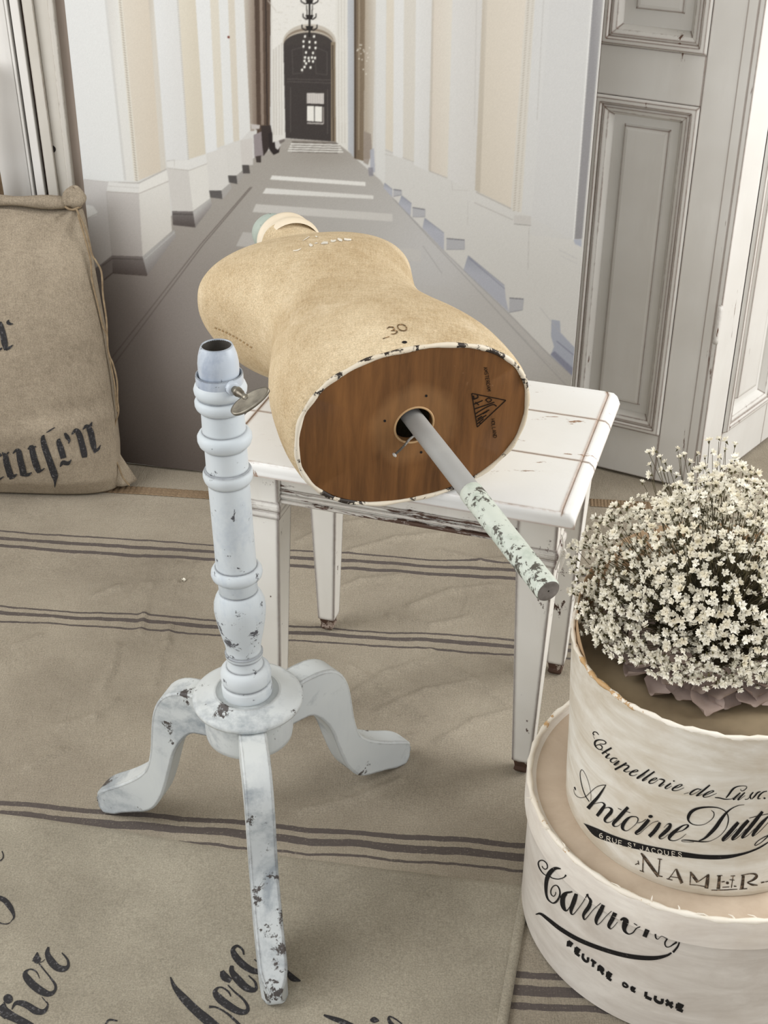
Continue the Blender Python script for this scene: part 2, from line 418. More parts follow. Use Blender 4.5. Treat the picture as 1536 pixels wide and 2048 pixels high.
floor_txt = [stroke_px(s, H_) for s in [
    [(745, 265, 30), (730, 370, 80), (790, 490, 120), (880, 580, 110), (980, 600, 90), (1045, 560, 50), (1045, 480, 36), (1010, 420, 30), (950, 355, 18)],
    [(575, 345, 14), (570, 400, 70), (572, 460, 130), (600, 510, 50)], [(490, 478, 8), (560, 470, 12)], [(600, 505, 12), (650, 490, 10), (690, 455, 8)],
    [(600, 520, 22), (680, 620, 22), (770, 730, 26), (850, 850, 40), (840, 940, 44), (760, 985, 80), (650, 950, 118), (520, 860, 124), (420, 750, 114), (390, 670, 74), (440, 612, 20), (510, 615, 24), (570, 660, 20), (610, 750, 8)],
    [(640, 1030, 12), (700, 1100, 16), (730, 1130, 18)],
    [(180, 1225, 14), (240, 1130, 56), (340, 1130, 92), (440, 1175, 104), (540, 1240, 112), (640, 1262, 84), (705, 1225, 52), (735, 1150, 24), (715, 1105, 18)],
    [(0, 1170, 120), (100, 1280, 150), (220, 1350, 132), (400, 1440, 120), (560, 1540, 120)], [(60, 1110, 24), (90, 1190, 30)], [(-20, 1290, 20), (80, 1365, 24)]]] + [dot_px((125, 1062), 74, H_)]
floor_txt += [stroke_px(s, I_) for s in [
    [(100, 455, 12), (140, 550, 44), (230, 660, 78), (350, 780, 88), (480, 890, 98), (600, 1000, 100)],
    [(805, 240, 16), (790, 190, 20), (740, 155, 24), (700, 190, 40), (720, 250, 65), (790, 330, 70), (880, 388, 60), (960, 405, 44), (1000, 405, 40)],
    [(905, 285, 10), (960, 330, 16), (1010, 380, 22)], [(595, 395, 40), (620, 450, 78), (680, 490, 50)],
    [(690, 345, 34), (690, 400, 52), (740, 470, 76), (820, 550, 72), (890, 578, 50), (922, 560, 30), (910, 500, 20), (850, 440, 12)],
    [(650, 530, 12), (720, 600, 18), (800, 670, 22), (842, 740, 30), (828, 785, 44), (760, 785, 62), (660, 730, 76), (570, 660, 76), (530, 600, 50), (560, 555, 16), (610, 560, 16), (660, 600, 18), (680, 640, 10)],
    [(470, 740, 26), (540, 745, 16), (640, 800, 20), (720, 870, 26), (780, 930, 30)], [(1220, 390, 16), (1270, 460, 62), (1350, 492, 12)]]]
floor_txt += [stroke_px(s, J_) for s in [[(420, 435, 18), (500, 465, 40), (600, 500, 52), (720, 560, 60)], [(865, 485, 20), (905, 482, 58), (950, 490, 12)],
              [(1170, 520, 12), (1110, 475, 14), (1055, 450, 16), (1045, 480, 30), (1080, 540, 50)]]]
floor_txt += [stroke_px(s, K_) for s in [[(40, 435, 18), (65, 510, 24), (60, 580, 24), (0, 640, 24)],
              [(-60, 1380, 90), (0, 1400, 100), (100, 1450, 112), (200, 1570, 112), (260, 1680, 80), (285, 1790, 40), (230, 1870, 12), (170, 1920, 20), (90, 1930, 20), (0, 1905, 24), (-60, 1860, 20)]]]
floor_txt += [stroke_px([(132, 1690, 6), (150, 1668, 8), (186, 1672, 6)], T(150, 1280, 2.194))]
for _t in floor_txt: obj('letter_stroke', *lay([_t], fb), INK, fsack)

# ------------------------------------------------------------------ printed corridor backdrop (a flat print)
BP = at(265.6, 928.75); _b2 = at(403, 944); BD = (_b2 - BP) / np.linalg.norm(_b2 - BP); BN = np.array([BD[1], -BD[0], 0.0])
X0, Y0, CW, CHH = 60, -900, 1240, 2000
canvas = np.zeros((CHH, CW, 3), np.float32)
yy, xx = np.mgrid[0:CHH, 0:CW].astype(np.float32); xx += X0; yy += Y0
def mask_poly(pts):
    P = np.array(pts, float)
    x0, x1 = int(max(0, P[:, 0].min() - X0 - 1)), int(min(CW, P[:, 0].max() - X0 + 2)); y0, y1 = int(max(0, P[:, 1].min() - Y0 - 1)), int(min(CHH, P[:, 1].max() - Y0 + 2))
    if x1 <= x0 or y1 <= y0: return None
    X = xx[y0:y1, x0:x1]; Y = yy[y0:y1, x0:x1]
    acc = np.zeros(X.shape, np.float32)
    for (sx, sy) in ((.25, .25), (.75, .25), (.25, .75), (.75, .75)):
        m = np.zeros(X.shape, bool)
        for i in range(len(P)):
            (xa, ya), (xb, yb) = P[i], P[(i + 1) % len(P)]
            if ya == yb: continue
            c = ((ya > Y + sy) != (yb > Y + sy)) & (X + sx < (xb - xa) * (Y + sy - ya) / (yb - ya) + xa)
            m ^= c
        acc += m * 0.25
    return (slice(y0, y1), slice(x0, x1)), acc
def pp(pts, c, a=1.0, c2=None, ax=None):
    """fill; c -> c2 blends along ax=((x,y),(x,y))"""
    r = mask_poly(pts)
    if r is None: return
    sl, m = r; m = m[..., None] * a
    col = np.array(c, np.float32)
    if c2 is not None:
        (xa, ya), (xb, yb) = ax; d = np.array([xb - xa, yb - ya], float); t = ((xx[sl] - xa) * d[0] + (yy[sl] - ya) * d[1]) / (d @ d)
        t = np.clip(t, 0, 1)[..., None]; col = col * (1 - t) + np.array(c2, np.float32) * t
    canvas[sl] = canvas[sl] * (1 - m) + col * m
def pl(pts, wd, c, a=1.0):
    S = np.array(pts, float)
    for p, q in zip(S[:-1], S[1:]):
        d = q - p; n = np.array([-d[1], d[0]]) / (np.linalg.norm(d) + 1e-9) * wd / 2
        pp([p + n, q + n, q - n, p - n], c, a)
VPX = lambda x, y, Y: x + (722 - x) * (Y - y) / (5630 - y)          # a plumb line through (x, y) at height Y
def col4(xa, xb, ybot_a, ybot_b, c, c2=None, a=1.0, xat=0, top=-900):
    """an upright strip whose edges sit at xa, xb on row 0 of the photo"""
    P = [(VPX(xa, xat, top), top), (VPX(xb, xat, top), top), (VPX(xb, xat, ybot_b), ybot_b), (VPX(xa, xat, ybot_a), ybot_a)]
    pp(P, c, a, c2, ((xa, 0), (xb, 0)) if c2 is not None else None)
def quadstrip(ta, tb, ba, bb, c, c2=None, a=1.0):
    """strip from (ta..tb) on row 0 down to points ba..bb, drawn on up the print"""
    ka = (ba[0] - ta) / ba[1]; kb = (bb[0] - tb) / bb[1]
    P = [(ta - 900 * ka, -900), (tb - 900 * kb, -900), bb, ba]
    pp(P, c, a, c2, ((ta, 0), (tb, 0)) if c2 is not None else None)
canvas[:] = (214, 212, 208)
# corridor floor
pp([(60, 1100), (60, 480), (200, 470), (290, 470), (345, 430), (390, 400), (423, 370), (444, 360), (474, 335), (500, 320), (540, 300), (570, 277), (684, 283), (712, 318), (760, 360), (785, 394), (821, 432), (888, 501), (1018, 626), (1101, 711), (1145, 751), (1300, 900), (1300, 1100)], (168, 162, 154))
def wash(cx, cy, rx, ry, c, a):
    m = np.exp(-(((xx - cx) / rx) ** 2 + ((yy - cy) / ry) ** 2))[..., None] * a * FM[..., None]
    canvas[:] = canvas * (1 - m) + np.array(c, np.float32) * m
_r = mask_poly([(60, 1100), (60, 480), (200, 470), (290, 470), (345, 430), (390, 400), (423, 370), (444, 360), (474, 335), (500, 320), (540, 300), (570, 277), (684, 283), (712, 318), (760, 360), (785, 394), (821, 432), (888, 501), (1018, 626), (1101, 711), (1145, 751), (1300, 900), (1300, 1100)])
FM = np.zeros((CHH, CW), np.float32); FM[_r[0]] = _r[1]
wash(860, 520, 230, 190, (206, 205, 205), 0.95); wash(1000, 690, 200, 120, (196, 193, 190), 0.9)
wash(640, 450, 160, 70, (190, 187, 183), 0.6); wash(300, 920, 330, 330, (104, 94, 88), 0.95); wash(250, 640, 130, 140, (122, 112, 107), 0.8)
wash(430, 640, 110, 150, (158, 151, 147), 0.5); wash(640, 310, 70, 22, (150, 143, 134), 0.5); wash(330, 1000, 300, 120, (88, 78, 73), 0.7)
for dx in (0, 9): pl([(501 + dx * .35, 374), (402 + dx * .6, 488), (316 + dx, 598), (229 + dx * 1.5, 709), (150 + dx * 2, 812)], 1.6, (92, 82, 77), 0.75)
pl([(790, 400), (860, 478), (960, 585), (1080, 715), (1160, 800)], 1.5, (150, 146, 146), .6); pl([(846, 492), (884, 547)], 1.3, (165, 163, 163), .8)
pp([(544, 351), (731, 364), (731, 372), (540, 359)], (233, 231, 226)); pp([(532, 376), (747, 391), (747, 398), (525, 387)], (226, 224, 219))
pp([(512, 408), (785, 428), (785, 443), (505, 424)], (214, 211, 206), .8); pp([(486, 464), (842, 500), (842, 524), (472, 492)], (206, 203, 199), .6); pp([(440, 530), (900, 575), (900, 600), (425, 560)], (196, 193, 190), .4)
for i in range(5): pp([(584 - i * 2, 282 + i * 4.6), (676 + i * 2.5, 284.5 + i * 4.6), (677 + i * 2.5, 286.6 + i * 4.6), (583 - i * 2, 284.2 + i * 4.6)], (240, 238, 232) if i else (120, 112, 104)); pp([(584, 284.4 + i * 4.6), (676, 286.9 + i * 4.6), (676, 288.6 + i * 4.6), (584, 286 + i * 4.6)], (96, 88, 82), .7)
# left wall: piers and cream bays
quadstrip(60, 240, (110, 360), (276, 363), (221, 221, 220), (226, 226, 224)); quadstrip(60, 128, (100, 360), (168, 359), (214, 215, 215))
quadstrip(209, 214, (248, 361), (253, 361), (206, 204, 200), a=.8); quadstrip(214, 236, (253, 361), (270, 363), (214, 211, 206), (224, 222, 217))
quadstrip(244, 306, (277, 361), (331, 339), (218, 209, 195), (213, 202, 186)); quadstrip(297, 307, (322, 344), (332, 339), (200, 191, 178), (212, 206, 196))
quadstrip(236, 244, (269, 363), (278, 362), (224, 219, 208))
for i in range(74):
    t = i * 5 - 6; x = 240 + 33.5 * t / 361
    pl([(x - 2.4, t), (x + 2.2, t + 2.6)], 1.8, (150, 138, 122), .8)
pl([(168, 359), (217, 365), (278, 366), (333, 338)], 1.6, (158, 152, 146), .7)
quadstrip(307, 355, (332, 322), (377, 319), (226, 226, 225), (221, 220, 218)); quadstrip(357, 391, (378, 318), (411, 308), (221, 213, 197), (214, 205, 188))
for i in range(70):
    t = i * 4.6; x = 355 + 22 * t / 319; pl([(x - 1.4, t), (x + 1.4, t + 2)], 1.3, (168, 158, 143), .7)
quadstrip(391, 420, (412, 307), (434, 300), (228, 228, 227)); quadstrip(420, 437, (434, 296), (449, 290), (219, 212, 198)); quadstrip(437, 456, (449, 291), (467, 284), (226, 226, 224)); quadstrip(456, 469, (467, 284), (479, 281), (214, 206, 192))
quadstrip(469, 490, (479, 283), (503, 258), (224, 223, 220)); quadstrip(488, 500, (501, 262), (509, 262), (196, 188, 177), (166, 154, 142)); quadstrip(499, 512, (505, 256), (517, 262), (168, 155, 143), (132, 117, 104))
quadstrip(509, 541, (515, 310), (540, 285), (78, 62, 52), (98, 82, 70)); quadstrip(519, 525, (522, 250), (528, 250), (150, 135, 122), a=.9); quadstrip(530, 533, (533, 250), (536, 250), (50, 40, 34), a=.9)
# left wall: pedestals
pp([(168, 359), (217, 365), (213, 383), (224, 511), (203, 528), (120, 600), (60, 620), (60, 360)], (203, 199, 196), 1, (190, 184, 180), ((190, 380), (190, 520)))
pp([(150, 405), (186, 412), (195, 424), (194, 430), (172, 438), (150, 440)], (226, 224, 220)); pl([(172, 438), (195, 427)], 1.4, (170, 164, 158), .8); pl([(213, 383), (224, 511)], 1.4, (170, 163, 158), .9)
pp([(213, 383), (278, 386), (285, 513), (224, 511)], (198, 193, 189), 1, (176, 169, 164), ((240, 385), (245, 512))); pp([(278, 386), (337, 362), (344, 462), (285, 513)], (222, 219, 213), 1, (206, 201, 194), ((310, 370), (315, 490)))
pp([(217, 364), (278, 368), (278, 387), (213, 383)], (223, 221, 217)); pp([(278, 368), (333, 341), (338, 362), (278, 387)], (228, 225, 219)); pl([(213, 383), (278, 387), (338, 362)], 1.4, (166, 158, 151), .8); pl([(216, 372), (278, 376)], 1, (190, 184, 178), .8)
pp([(60, 620), (203, 528), (224, 511), (225, 545), (208, 560), (60, 660)], (128, 119, 115)); pp([(224, 511), (285, 513), (295, 550), (225, 545)], (126, 118, 115), 1, (92, 82, 78), ((250, 512), (250, 548))); pp([(285, 513), (348, 460), (352, 472), (295, 550)], (176, 173, 170), 1, (136, 130, 127), ((310, 490), (330, 510)))
pl([(204, 532), (225, 517), (286, 519)], 1.5, (82, 74, 70), .8); pl([(290, 518), (350, 464)], 1.3, (196, 194, 190), .9); pl([(208, 560), (225, 546), (294, 551)], 2, (70, 60, 55), .8)
pp([(333, 322), (376, 320), (412, 308), (416, 326), (378, 341), (334, 337)], (225, 223, 219)); pp([(334, 337), (377, 340), (386, 422), (345, 425)], (209, 205, 200)); pp([(377, 340), (415, 327), (420, 397), (386, 422)], (224, 221, 215)); pl([(334, 336), (378, 341), (415, 327)], 1.2, (172, 165, 158), .8); pl([(333, 322), (349, 320), (349, 334)], 1.2, (180, 174, 168), .7)
pp([(344, 422), (386, 423), (391, 455), (346, 450)], (118, 112, 110), 1, (84, 76, 73), ((360, 423), (360, 453))); pp([(386, 423), (421, 396), (424, 411), (391, 455)], (186, 183, 180), 1, (140, 134, 131), ((400, 415), (412, 428))); pl([(344, 428), (387, 429)], 1.4, (70, 64, 62), .9)
pp([(412, 308), (434, 300), (456, 292), (461, 366), (443, 381), (419, 382)], (218, 215, 210)); pp([(418, 381), (443, 381), (445, 398), (421, 395)], (96, 92, 91)); pp([(443, 381), (461, 365), (463, 377), (445, 398)], (172, 168, 164))
pp([(450, 291), (484, 283), (487, 339), (473, 352), (457, 352)], (216, 213, 208)); pp([(456, 351), (473, 351), (475, 368), (458, 365)], (88, 84, 82)); pp([(473, 351), (487, 339), (488, 351), (475, 368)], (168, 163, 158))
pp([(480, 281), (505, 276), (506, 330), (484, 331)], (208, 203, 198)); pp([(484, 330), (498, 330), (500, 347), (486, 347)], (84, 79, 77)); pp([(507, 270), (525, 262), (527, 312), (509, 315)], (150, 141, 142)); pp([(511, 313), (522, 311), (522, 325), (513, 325)], (66, 58, 55))
pp([(522, 252), (541, 250), (545, 270), (536, 300), (527, 312), (524, 285)], (56, 47, 44)); pp([(537, 266), (552, 262), (561, 285), (558, 305), (547, 310), (538, 298)], (44, 37, 36)); pp([(549, 281), (556, 276), (562, 290), (556, 300), (551, 296)], (205, 202, 198)); pp([(552, 268), (566, 266), (570, 282), (560, 288)], (120, 112, 108)); pp([(502, 248), (520, 250), (519, 258), (503, 258)], (196, 190, 186))
# far wall, vault, arch and dark door
quadstrip(541, 569, (545, 285), (571, 277), (219, 216, 209), (226, 223, 217))
for x in (546, 551, 557, 562): quadstrip(x, x + 1.5, (x + 1, 270), (x + 2.5, 270), (178, 170, 160), a=.6)
pp([(536, -900), (706, -900), (704, 60), (690, 95), (668, 80), (617, 48), (570, 80), (545, 100)], (229, 226, 220)); pl([(535, 0), (552, 22)], 2, (200, 193, 184), .7)
for i in range(90): x, y = random.uniform(545, 698), random.uniform(-60, 66); pl([(x, y), (x + random.uniform(3, 8), y + random.uniform(-1, 3))], 1.2, (196, 190, 180), .55)
def arc(cx, cy, rx, ry, c, yb, xl, xr):
    t = np.linspace(PI, 2 * PI, 30); pp([(xl, yb)] + [(cx + rx * math.cos(a), cy + ry * math.sin(a)) for a in t] + [(xr, yb + 6)], c)
arc(619, 84, 53, 36, (196, 188, 176), 90, 566, 672); arc(618, 86, 50, 30, (140, 126, 110), 96, 568, 668); arc(618, 88, 49.5, 27, (186, 176, 162), 100, 568, 668)
arc(617, 91, 50, 26, (66, 60, 57), 275, 571, 664); pp([(567, 90), (667, 90), (666, 283), (571, 276)], (63, 57, 55)); pp([(662, 84), (671, 84), (672, 284), (662, 282)], (138, 124, 104)); pp([(664, 90), (667, 90), (668, 283), (665, 283)], (84, 72, 60))
for q in ([(584, 100), (606, 94), (606, 146), (586, 148)], [(630, 94), (654, 104), (654, 150), (632, 147)], [(574, 158), (662, 160)], [(574, 163), (662, 166)], [(581, 175), (581, 265)], [(655, 178), (655, 268)]): pl(q + [q[0]], 1.6, (84, 78, 75), .9)
pp([(613.5, 186), (648, 186.5), (648, 208), (613.5, 207)], (206, 200, 195)); pp([(614, 212), (628, 212), (628, 243), (614, 242)], (236, 233, 226)); pp([(629.5, 212.5), (644, 213), (644, 244), (629.5, 243)], (236, 233, 226)); pp([(614, 245), (647, 246), (647, 249), (614, 247.5)], (190, 184, 178)); pp([(645.5, 214), (648, 214), (648, 248), (645.5, 247)], (160, 152, 146))
for i in range(7): pl([(616 + i * 4.8, 188), (616 + i * 4.8, 206)], 1, (170, 163, 158), .8)
quadstrip(671, 697, (672, 284), (700, 306), (224, 221, 214)); quadstrip(695, 709, (696, 300), (710, 318), (190, 192, 196), (176, 178, 182))
for x in (676, 682, 688): quadstrip(x, x + 1.4, (x + 1, 284), (x + 2.4, 288), (190, 184, 174), a=.6)
quadstrip(708, 731, (708, 317), (727, 322), (112, 98, 82), (134, 118, 98)); quadstrip(717, 720, (716, 300), (719, 300), (158, 144, 124), a=.9); quadstrip(709, 712, (709, 316), (712, 318), (76, 64, 54), a=.9)
quadstrip(730, 752, (728, 318), (745, 318), (176, 164, 148), (210, 204, 194)); pp([(727, 262), (742, 268), (744, 300), (736, 330), (727, 325)], (150, 138, 128), .8); pp([(740, 300), (748, 296), (750, 344), (741, 346)], (176, 178, 188), .9); pp([(736, 335), (746, 335), (747, 352), (738, 352)], (140, 138, 146), .8)
for i in range(16): x, y = random.uniform(712, 740), random.uniform(88, 148); pl([(x, y), (x + 2, y + 2)], 2, (236, 232, 222), .9)
# chandelier printed in front of the far door
for (y, hw) in ((3, 17), (34, 13), (56, 15)):
    pl([(619 - hw, y - 7), (619 - hw, y), (619 - hw * .5, y + 5), (619, y + 1), (619 + hw * .5, y + 5), (619 + hw, y), (619 + hw, y - 7)], 2.4, (34, 30, 28)); pp([(611, y - 4), (627, y - 4), (624, y + 5), (614, y + 5)], (36, 32, 30))
pl([(619, -200), (619, 74)], 4, (40, 36, 33), .95); pl([(613, 10), (614, 30)], 1.6, (50, 46, 42)); pl([(625, 10), (624, 30)], 1.6, (50, 46, 42))
for (x, y) in [(610, 73), (628, 73), (607, 83), (619, 84), (631, 85), (607, 93), (619, 95), (631, 96), (612, 105), (626, 106), (610, 115), (617, 116), (624, 115), (630, 116), (609, 122), (618, 122), (626, 123), (612, 127), (609, 134), (621, 135), (604, 140)]: pp([(x - 2, y - 2.4), (x + 2, y - 2.4), (x + 2.2, y + 2.4), (x - 1.8, y + 2.2)], (246, 244, 236))
# right wall: piers, bays, dado and base blocks
quadstrip(752, 772, (752, 352), (770, 366), (220, 219, 216)); quadstrip(773, 788, (771, 298), (786, 304), (218, 210, 196)); quadstrip(788, 808, (786, 310), (806, 318), (224, 223, 221)); quadstrip(808, 832, (806, 316), (828, 324), (214, 209, 200)); quadstrip(832, 865, (828, 330), (860, 345), (222, 221, 219), (216, 214, 211))
quadstrip(866, 905, (859, 342), (895, 356), (216, 207, 195), (222, 216, 205)); quadstrip(864, 868, (857, 341), (862, 343), (194, 186, 174), a=.8); pl([(858, 342), (895, 356)], 1.6, (176, 170, 166), .8); pl([(804, 315), (828, 324)], 1.3, (182, 177, 172), .8); pl([(770, 300), (786, 306)], 1.3, (178, 172, 166), .8); pl([(769, 308), (786, 312)], 1.3, (190, 185, 180), .8)
quadstrip(905, 966, (895, 358), (953, 384), (217, 215, 212), (211, 208, 204)); quadstrip(952, 954, (948, 250), (950, 250), (190, 186, 182), a=.5); quadstrip(968, 1052, (953, 382), (1022, 416), (214, 205, 191), (222, 213, 200)); quadstrip(965, 975, (950, 380), (960, 386), (196, 187, 173), (208, 200, 188)); pl([(952, 384), (1023, 418)], 2, (172, 166, 160), .8)
quadstrip(1052, 1070, (1023, 420), (1043, 425), (216, 211, 202))
for i in range(85):
    t = i * 5; x = 1057 - 29 * t / 420; pl([(x - 2, t + 2), (x + 2, t)], 1.7, (170, 160, 146), .8); x += 9; pl([(x - 2, t + 3), (x + 1.6, t + 1)], 1.5, (178, 169, 156), .7)
quadstrip(1070, 1185, (1043, 425), (1148, 480), (214, 213, 211)); pl([(1087, 0), (1074, 240)], 1.3, (182, 178, 175), .7); pp([(1100, 0), (1178, 0), (1146, 480), (1060, 470)], (209, 208, 207), .5)
pl([(948, 405), (1026, 440)], 1.6, (180, 175, 171), .8); pl([(1028, 448), (1062, 451)], 1.6, (150, 145, 142), .9); pp([(1028, 430), (1062, 432), (1062, 449), (1028, 446)], (200, 196, 192), .7); pl([(1058, 455), (1056, 540)], 1.2, (184, 180, 177), .8); pl([(903, 362), (905, 380), (940, 381)], 1.2, (192, 187, 183), .7); pl([(936, 402), (935, 450)], 1.1, (192, 188, 185), .7)
quadstrip(1186, 1206, (1149, 478), (1164, 478), (150, 148, 150), (172, 170, 170)); pl([(1184, 0), (1147, 480)], 1.8, (238, 237, 235), .9); pp([(1147, 479), (1163, 479), (1163, 494), (1150, 488)], (180, 184, 196)); pl([(1118, 500), (1155, 518)], 1.4, (190, 188, 190), .7); pl([(1122, 512), (1155, 528)], 1.2, (190, 188, 190), .6)
BG_ = (160, 163, 174)
def blockpx(q, e, k=1.0):
    pp(q, BG_, k, (182, 184, 194), (q[0], q[-1])); pl([q[0], q[1]], 1.2, (128, 130, 142), .7 * k)
    pp(e, (184, 184, 188), k); pl([e[0], e[1]], 1.8, (110, 110, 116), .9 * k); pl([e[2], e[3]], 1.4, (140, 140, 146), .8 * k); pl([e[1], e[2]], 1, (160, 160, 166), .8 * k)
blockpx([(769, 366), (785, 379), (785, 395), (767, 376)], [(787, 379), (803, 381), (803, 390), (787, 393)]); blockpx([(803, 391), (823, 407), (821, 432), (797, 408)], [(825, 415), (850, 419), (850, 434), (825, 434)])
blockpx([(849, 436), (888, 466), (888, 501), (845, 456)], [(893, 477), (929, 480), (929, 499), (893, 499)]); blockpx([(936, 511), (1009, 571), (1012, 600), (1018, 625), (927, 540)], [(1019, 596), (1047, 598), (1045, 620), (1018, 625)])
pl([(938, 516), (1010, 578)], 1.3, (130, 132, 146), .8); pp([(1103, 639), (1120, 642), (1121, 665), (1147, 693), (1180, 725), (1180, 790), (1145, 752), (1101, 711), (1108, 693), (1102, 672)], (172, 176, 188)); pp([(1101, 708), (1109, 702), (1147, 737), (1180, 768), (1180, 790), (1145, 752)], (140, 142, 158)); pl([(1113, 682), (1147, 710)], 1.6, (120, 122, 138), .8); pl([(1080, 615), (1120, 665)], 1.4, (184, 182, 184), .7)
pl([(785, 396), (821, 434), (888, 503), (1018, 628), (1101, 713), (1147, 754)], 1.4, (150, 148, 150), .6); pl([(1000, 628), (1060, 690), (1120, 750)], 1.2, (168, 165, 165), .6)
pp([(455, 72), (459, 72), (459, 77), (455, 76)], (110, 48, 36))
# print grain, softened
for _ in range(1):
    canvas = (canvas + np.roll(canvas, 1, 0) + np.roll(canvas, 1, 1) + np.roll(canvas, -1, 0) + np.roll(canvas, -1, 1)) / 5
u_l, u_r, ztop = -0.0455, 0.9305, 2.0
us = np.linspace(u_l, u_r, 620); zs = np.r_[np.linspace(0.003, 1.03, 640), np.linspace(1.04, ztop, 60)]
UU, ZZ = np.meshgrid(us, zs)
rip = 0.0016 * np.sin(9 * UU + 16 * ZZ) * np.exp(-ZZ / .35) + 0.001 * np.sin(21 * UU - 30 * ZZ) * np.exp(-ZZ / .3)
BV = BP[None, None] + BD[None, None] * UU[..., None] + BN[None, None] * rip[..., None]; BV[..., 2] = ZZ
uv = proj(BV); cx_ = np.clip(uv[..., 0] - X0 - .5, 0, CW - 2); cy_ = np.clip(uv[..., 1] - Y0 - .5, 0, CHH - 2)
ix, iy = cx_.astype(int), cy_.astype(int); fx, fy = (cx_ - ix)[..., None], (cy_ - iy)[..., None]
CC = (canvas[iy, ix] * (1 - fx) + canvas[iy, ix + 1] * fx) * (1 - fy) + (canvas[iy + 1, ix] * (1 - fx) + canvas[iy + 1, ix + 1] * fx) * fy
CC = np.clip(CC + np.random.randn(*CC.shape[:2], 1) * 1.6, 0, 255) / 255
CL = np.where(CC <= 0.04045, CC / 12.92, ((CC + 0.055) / 1.055) ** 2.4)
nz, nu = UU.shape; ii = np.arange(nz * nu).reshape(nz, nu)
BF = np.stack([ii[:-1, :-1].ravel(), ii[:-1, 1:].ravel(), ii[1:, 1:].ravel(), ii[1:, :-1].ravel()], 1)
PR = NT('corridor_print'); _at = PR.n('ShaderNodeVertexColor', layer_name='print')
PRINT = PR.done(PR.mix(1.0, _at.outputs[0], (.86, .87, .87, 1), 'MULTIPLY'), 0.55, None, 0.25)
bk_root = thing('printed_backdrop', (BP[0] + BD[0] * .44, BP[1] + BD[1] * .44, 0), 'upright printed backdrop picturing a white palace corridor with a dark arched door', 'backdrop')
pr = obj('printed_canvas', BV.reshape(-1, 3), BF.tolist(), PRINT, bk_root, True)
ca = pr.data.color_attributes.new('print', 'FLOAT_COLOR', 'POINT')
ca.data.foreach_set('color', np.c_[CL.reshape(-1, 3), np.ones(nz * nu)].astype(np.float32).ravel())
def bfr(u, d, z): return BP + BD * u - BN * d + np.array([0, 0, z - BP[2]])
_s = -1 if np.dot(BN, O - BP) > 0 else 1
obj('backing_board', *boxv(lambda u, d, z: bfr(u, d if _s < 0 else -d, z), u_l, u_r, 0.003, 0.010, 0.0, ztop), plain('canvas_edge', (226, 224, 220), 0.7), bk_root)

# ------------------------------------------------------------------ folding screen of old panelled doors (right)
def leaf(parent, P0, e, nrm, u0, u1, ztop, panels, thick=0.034, mat=DOORP):
    """P0 on the front face, e along the face, nrm out of the front"""
    fr = lambda u, d, z: np.array([P0[0] + e[0] * u - nrm[0] * d, P0[1] + e[1] * u - nrm[1] * d, z])
    lf = obj('door_leaf', *boxv(fr, u0, u1, 0.012, thick, 0.004, ztop), mat, parent)
    pu0, pu1 = panels[0][0], panels[0][1]
    bevel_obj(obj('stile', *boxv(fr, u0, pu0, 0.0, 0.0125, 0.004, ztop), mat, lf), 0.0015)
    bevel_obj(obj('stile', *boxv(fr, pu1, u1, 0.0, 0.0125, 0.004, ztop), mat, lf), 0.0015)
    zz = [0.004] + [v for p in panels for v in (p[2], p[3])] + [ztop]
    for k in range(0, len(zz), 2):
        bevel_obj(obj('rail', *boxv(fr, pu0, pu1, 0.0, 0.0125, zz[k], zz[k + 1]), mat, lf), 0.001)
    for (a, b, z0, z1, fi) in panels:
        # picture-frame moulding: stepped profile mitred round the panel
        prof = [(0.0, -0.001), (0.004, -0.009), (0.012, -0.0095), (0.016, -0.004), (0.021, -0.0065), (0.029, -0.003), (0.036, 0.009), (0.037, 0.012)]
        V = []; Fc = []
        for (o_, d_) in prof:
            for (u, z) in ((a + o_, z0 + o_), (b - o_, z0 + o_), (b - o_, z1 - o_), (a + o_, z1 - o_)): V.append(fr(u, d_, z))
        for i in range(len(prof) - 1):
            for j in range(4): Fc.append((i * 4 + j, i * 4 + (j + 1) % 4, (i + 1) * 4 + (j + 1) % 4, (i + 1) * 4 + j))
        obj('panel_moulding', V, Fc, mat, lf)
        (fa, fb_, f0, f1) = fi
        V = [fr(u, d, z) for (g, d) in ((0, 0.0125), (0.003, 0.006), (0.010, 0.0045)) for (u, z) in ((fa + g, f0 + g), (fb_ - g, f0 + g), (fb_ - g, f1 - g), (fa + g, f1 - g))]
        Fc = [(i * 4 + j, i * 4 + (j + 1) % 4, i * 4 + 4 + (j + 1) % 4, i * 4 + 4 + j) for i in range(2) for j in range(4)] + [(8, 9, 10, 11)]
        obj('raised_field', V, Fc, mat, lf)
    return lf
LP = at(1198, 937); _e = at(1296, 961) - LP; _e /= np.linalg.norm(_e); _n = np.array([_e[1], -_e[0], 0])
if np.dot(_n, O - LP) < 0: _n = -_n
scr = thing('folding_door_screen', (LP[0] + .15, LP[1], 0), 'folding screen of chipped greige panelled doors beside the backdrop', 'screen')
leaf(scr, LP, _e, _n, -0.155, 0.2, 2.0, [(-0.080, 0.123, 0.112, 0.800, (-0.022, 0.071, 0.166, 0.748)), (-0.080, 0.123, 0.893, 1.62, (-0.022, 0.071, 0.958, 1.56))])
HP = LP + _e * 0.2
e2 = np.array([0.644, 0.765, 0]); e2 /= np.linalg.norm(e2); n2 = np.array([e2[1], -e2[0], 0])
P2 = HP + np.array([0.012, -0.016, 0])
leaf(scr, P2, e2, n2, 0.0, 0.355, 2.0, [(0.085, 0.29, 0.112, 0.800, (0.145, 0.232, 0.166, 0.748)), (0.085, 0.29, 0.893, 1.62, (0.145, 0.232, 0.958, 1.56))])
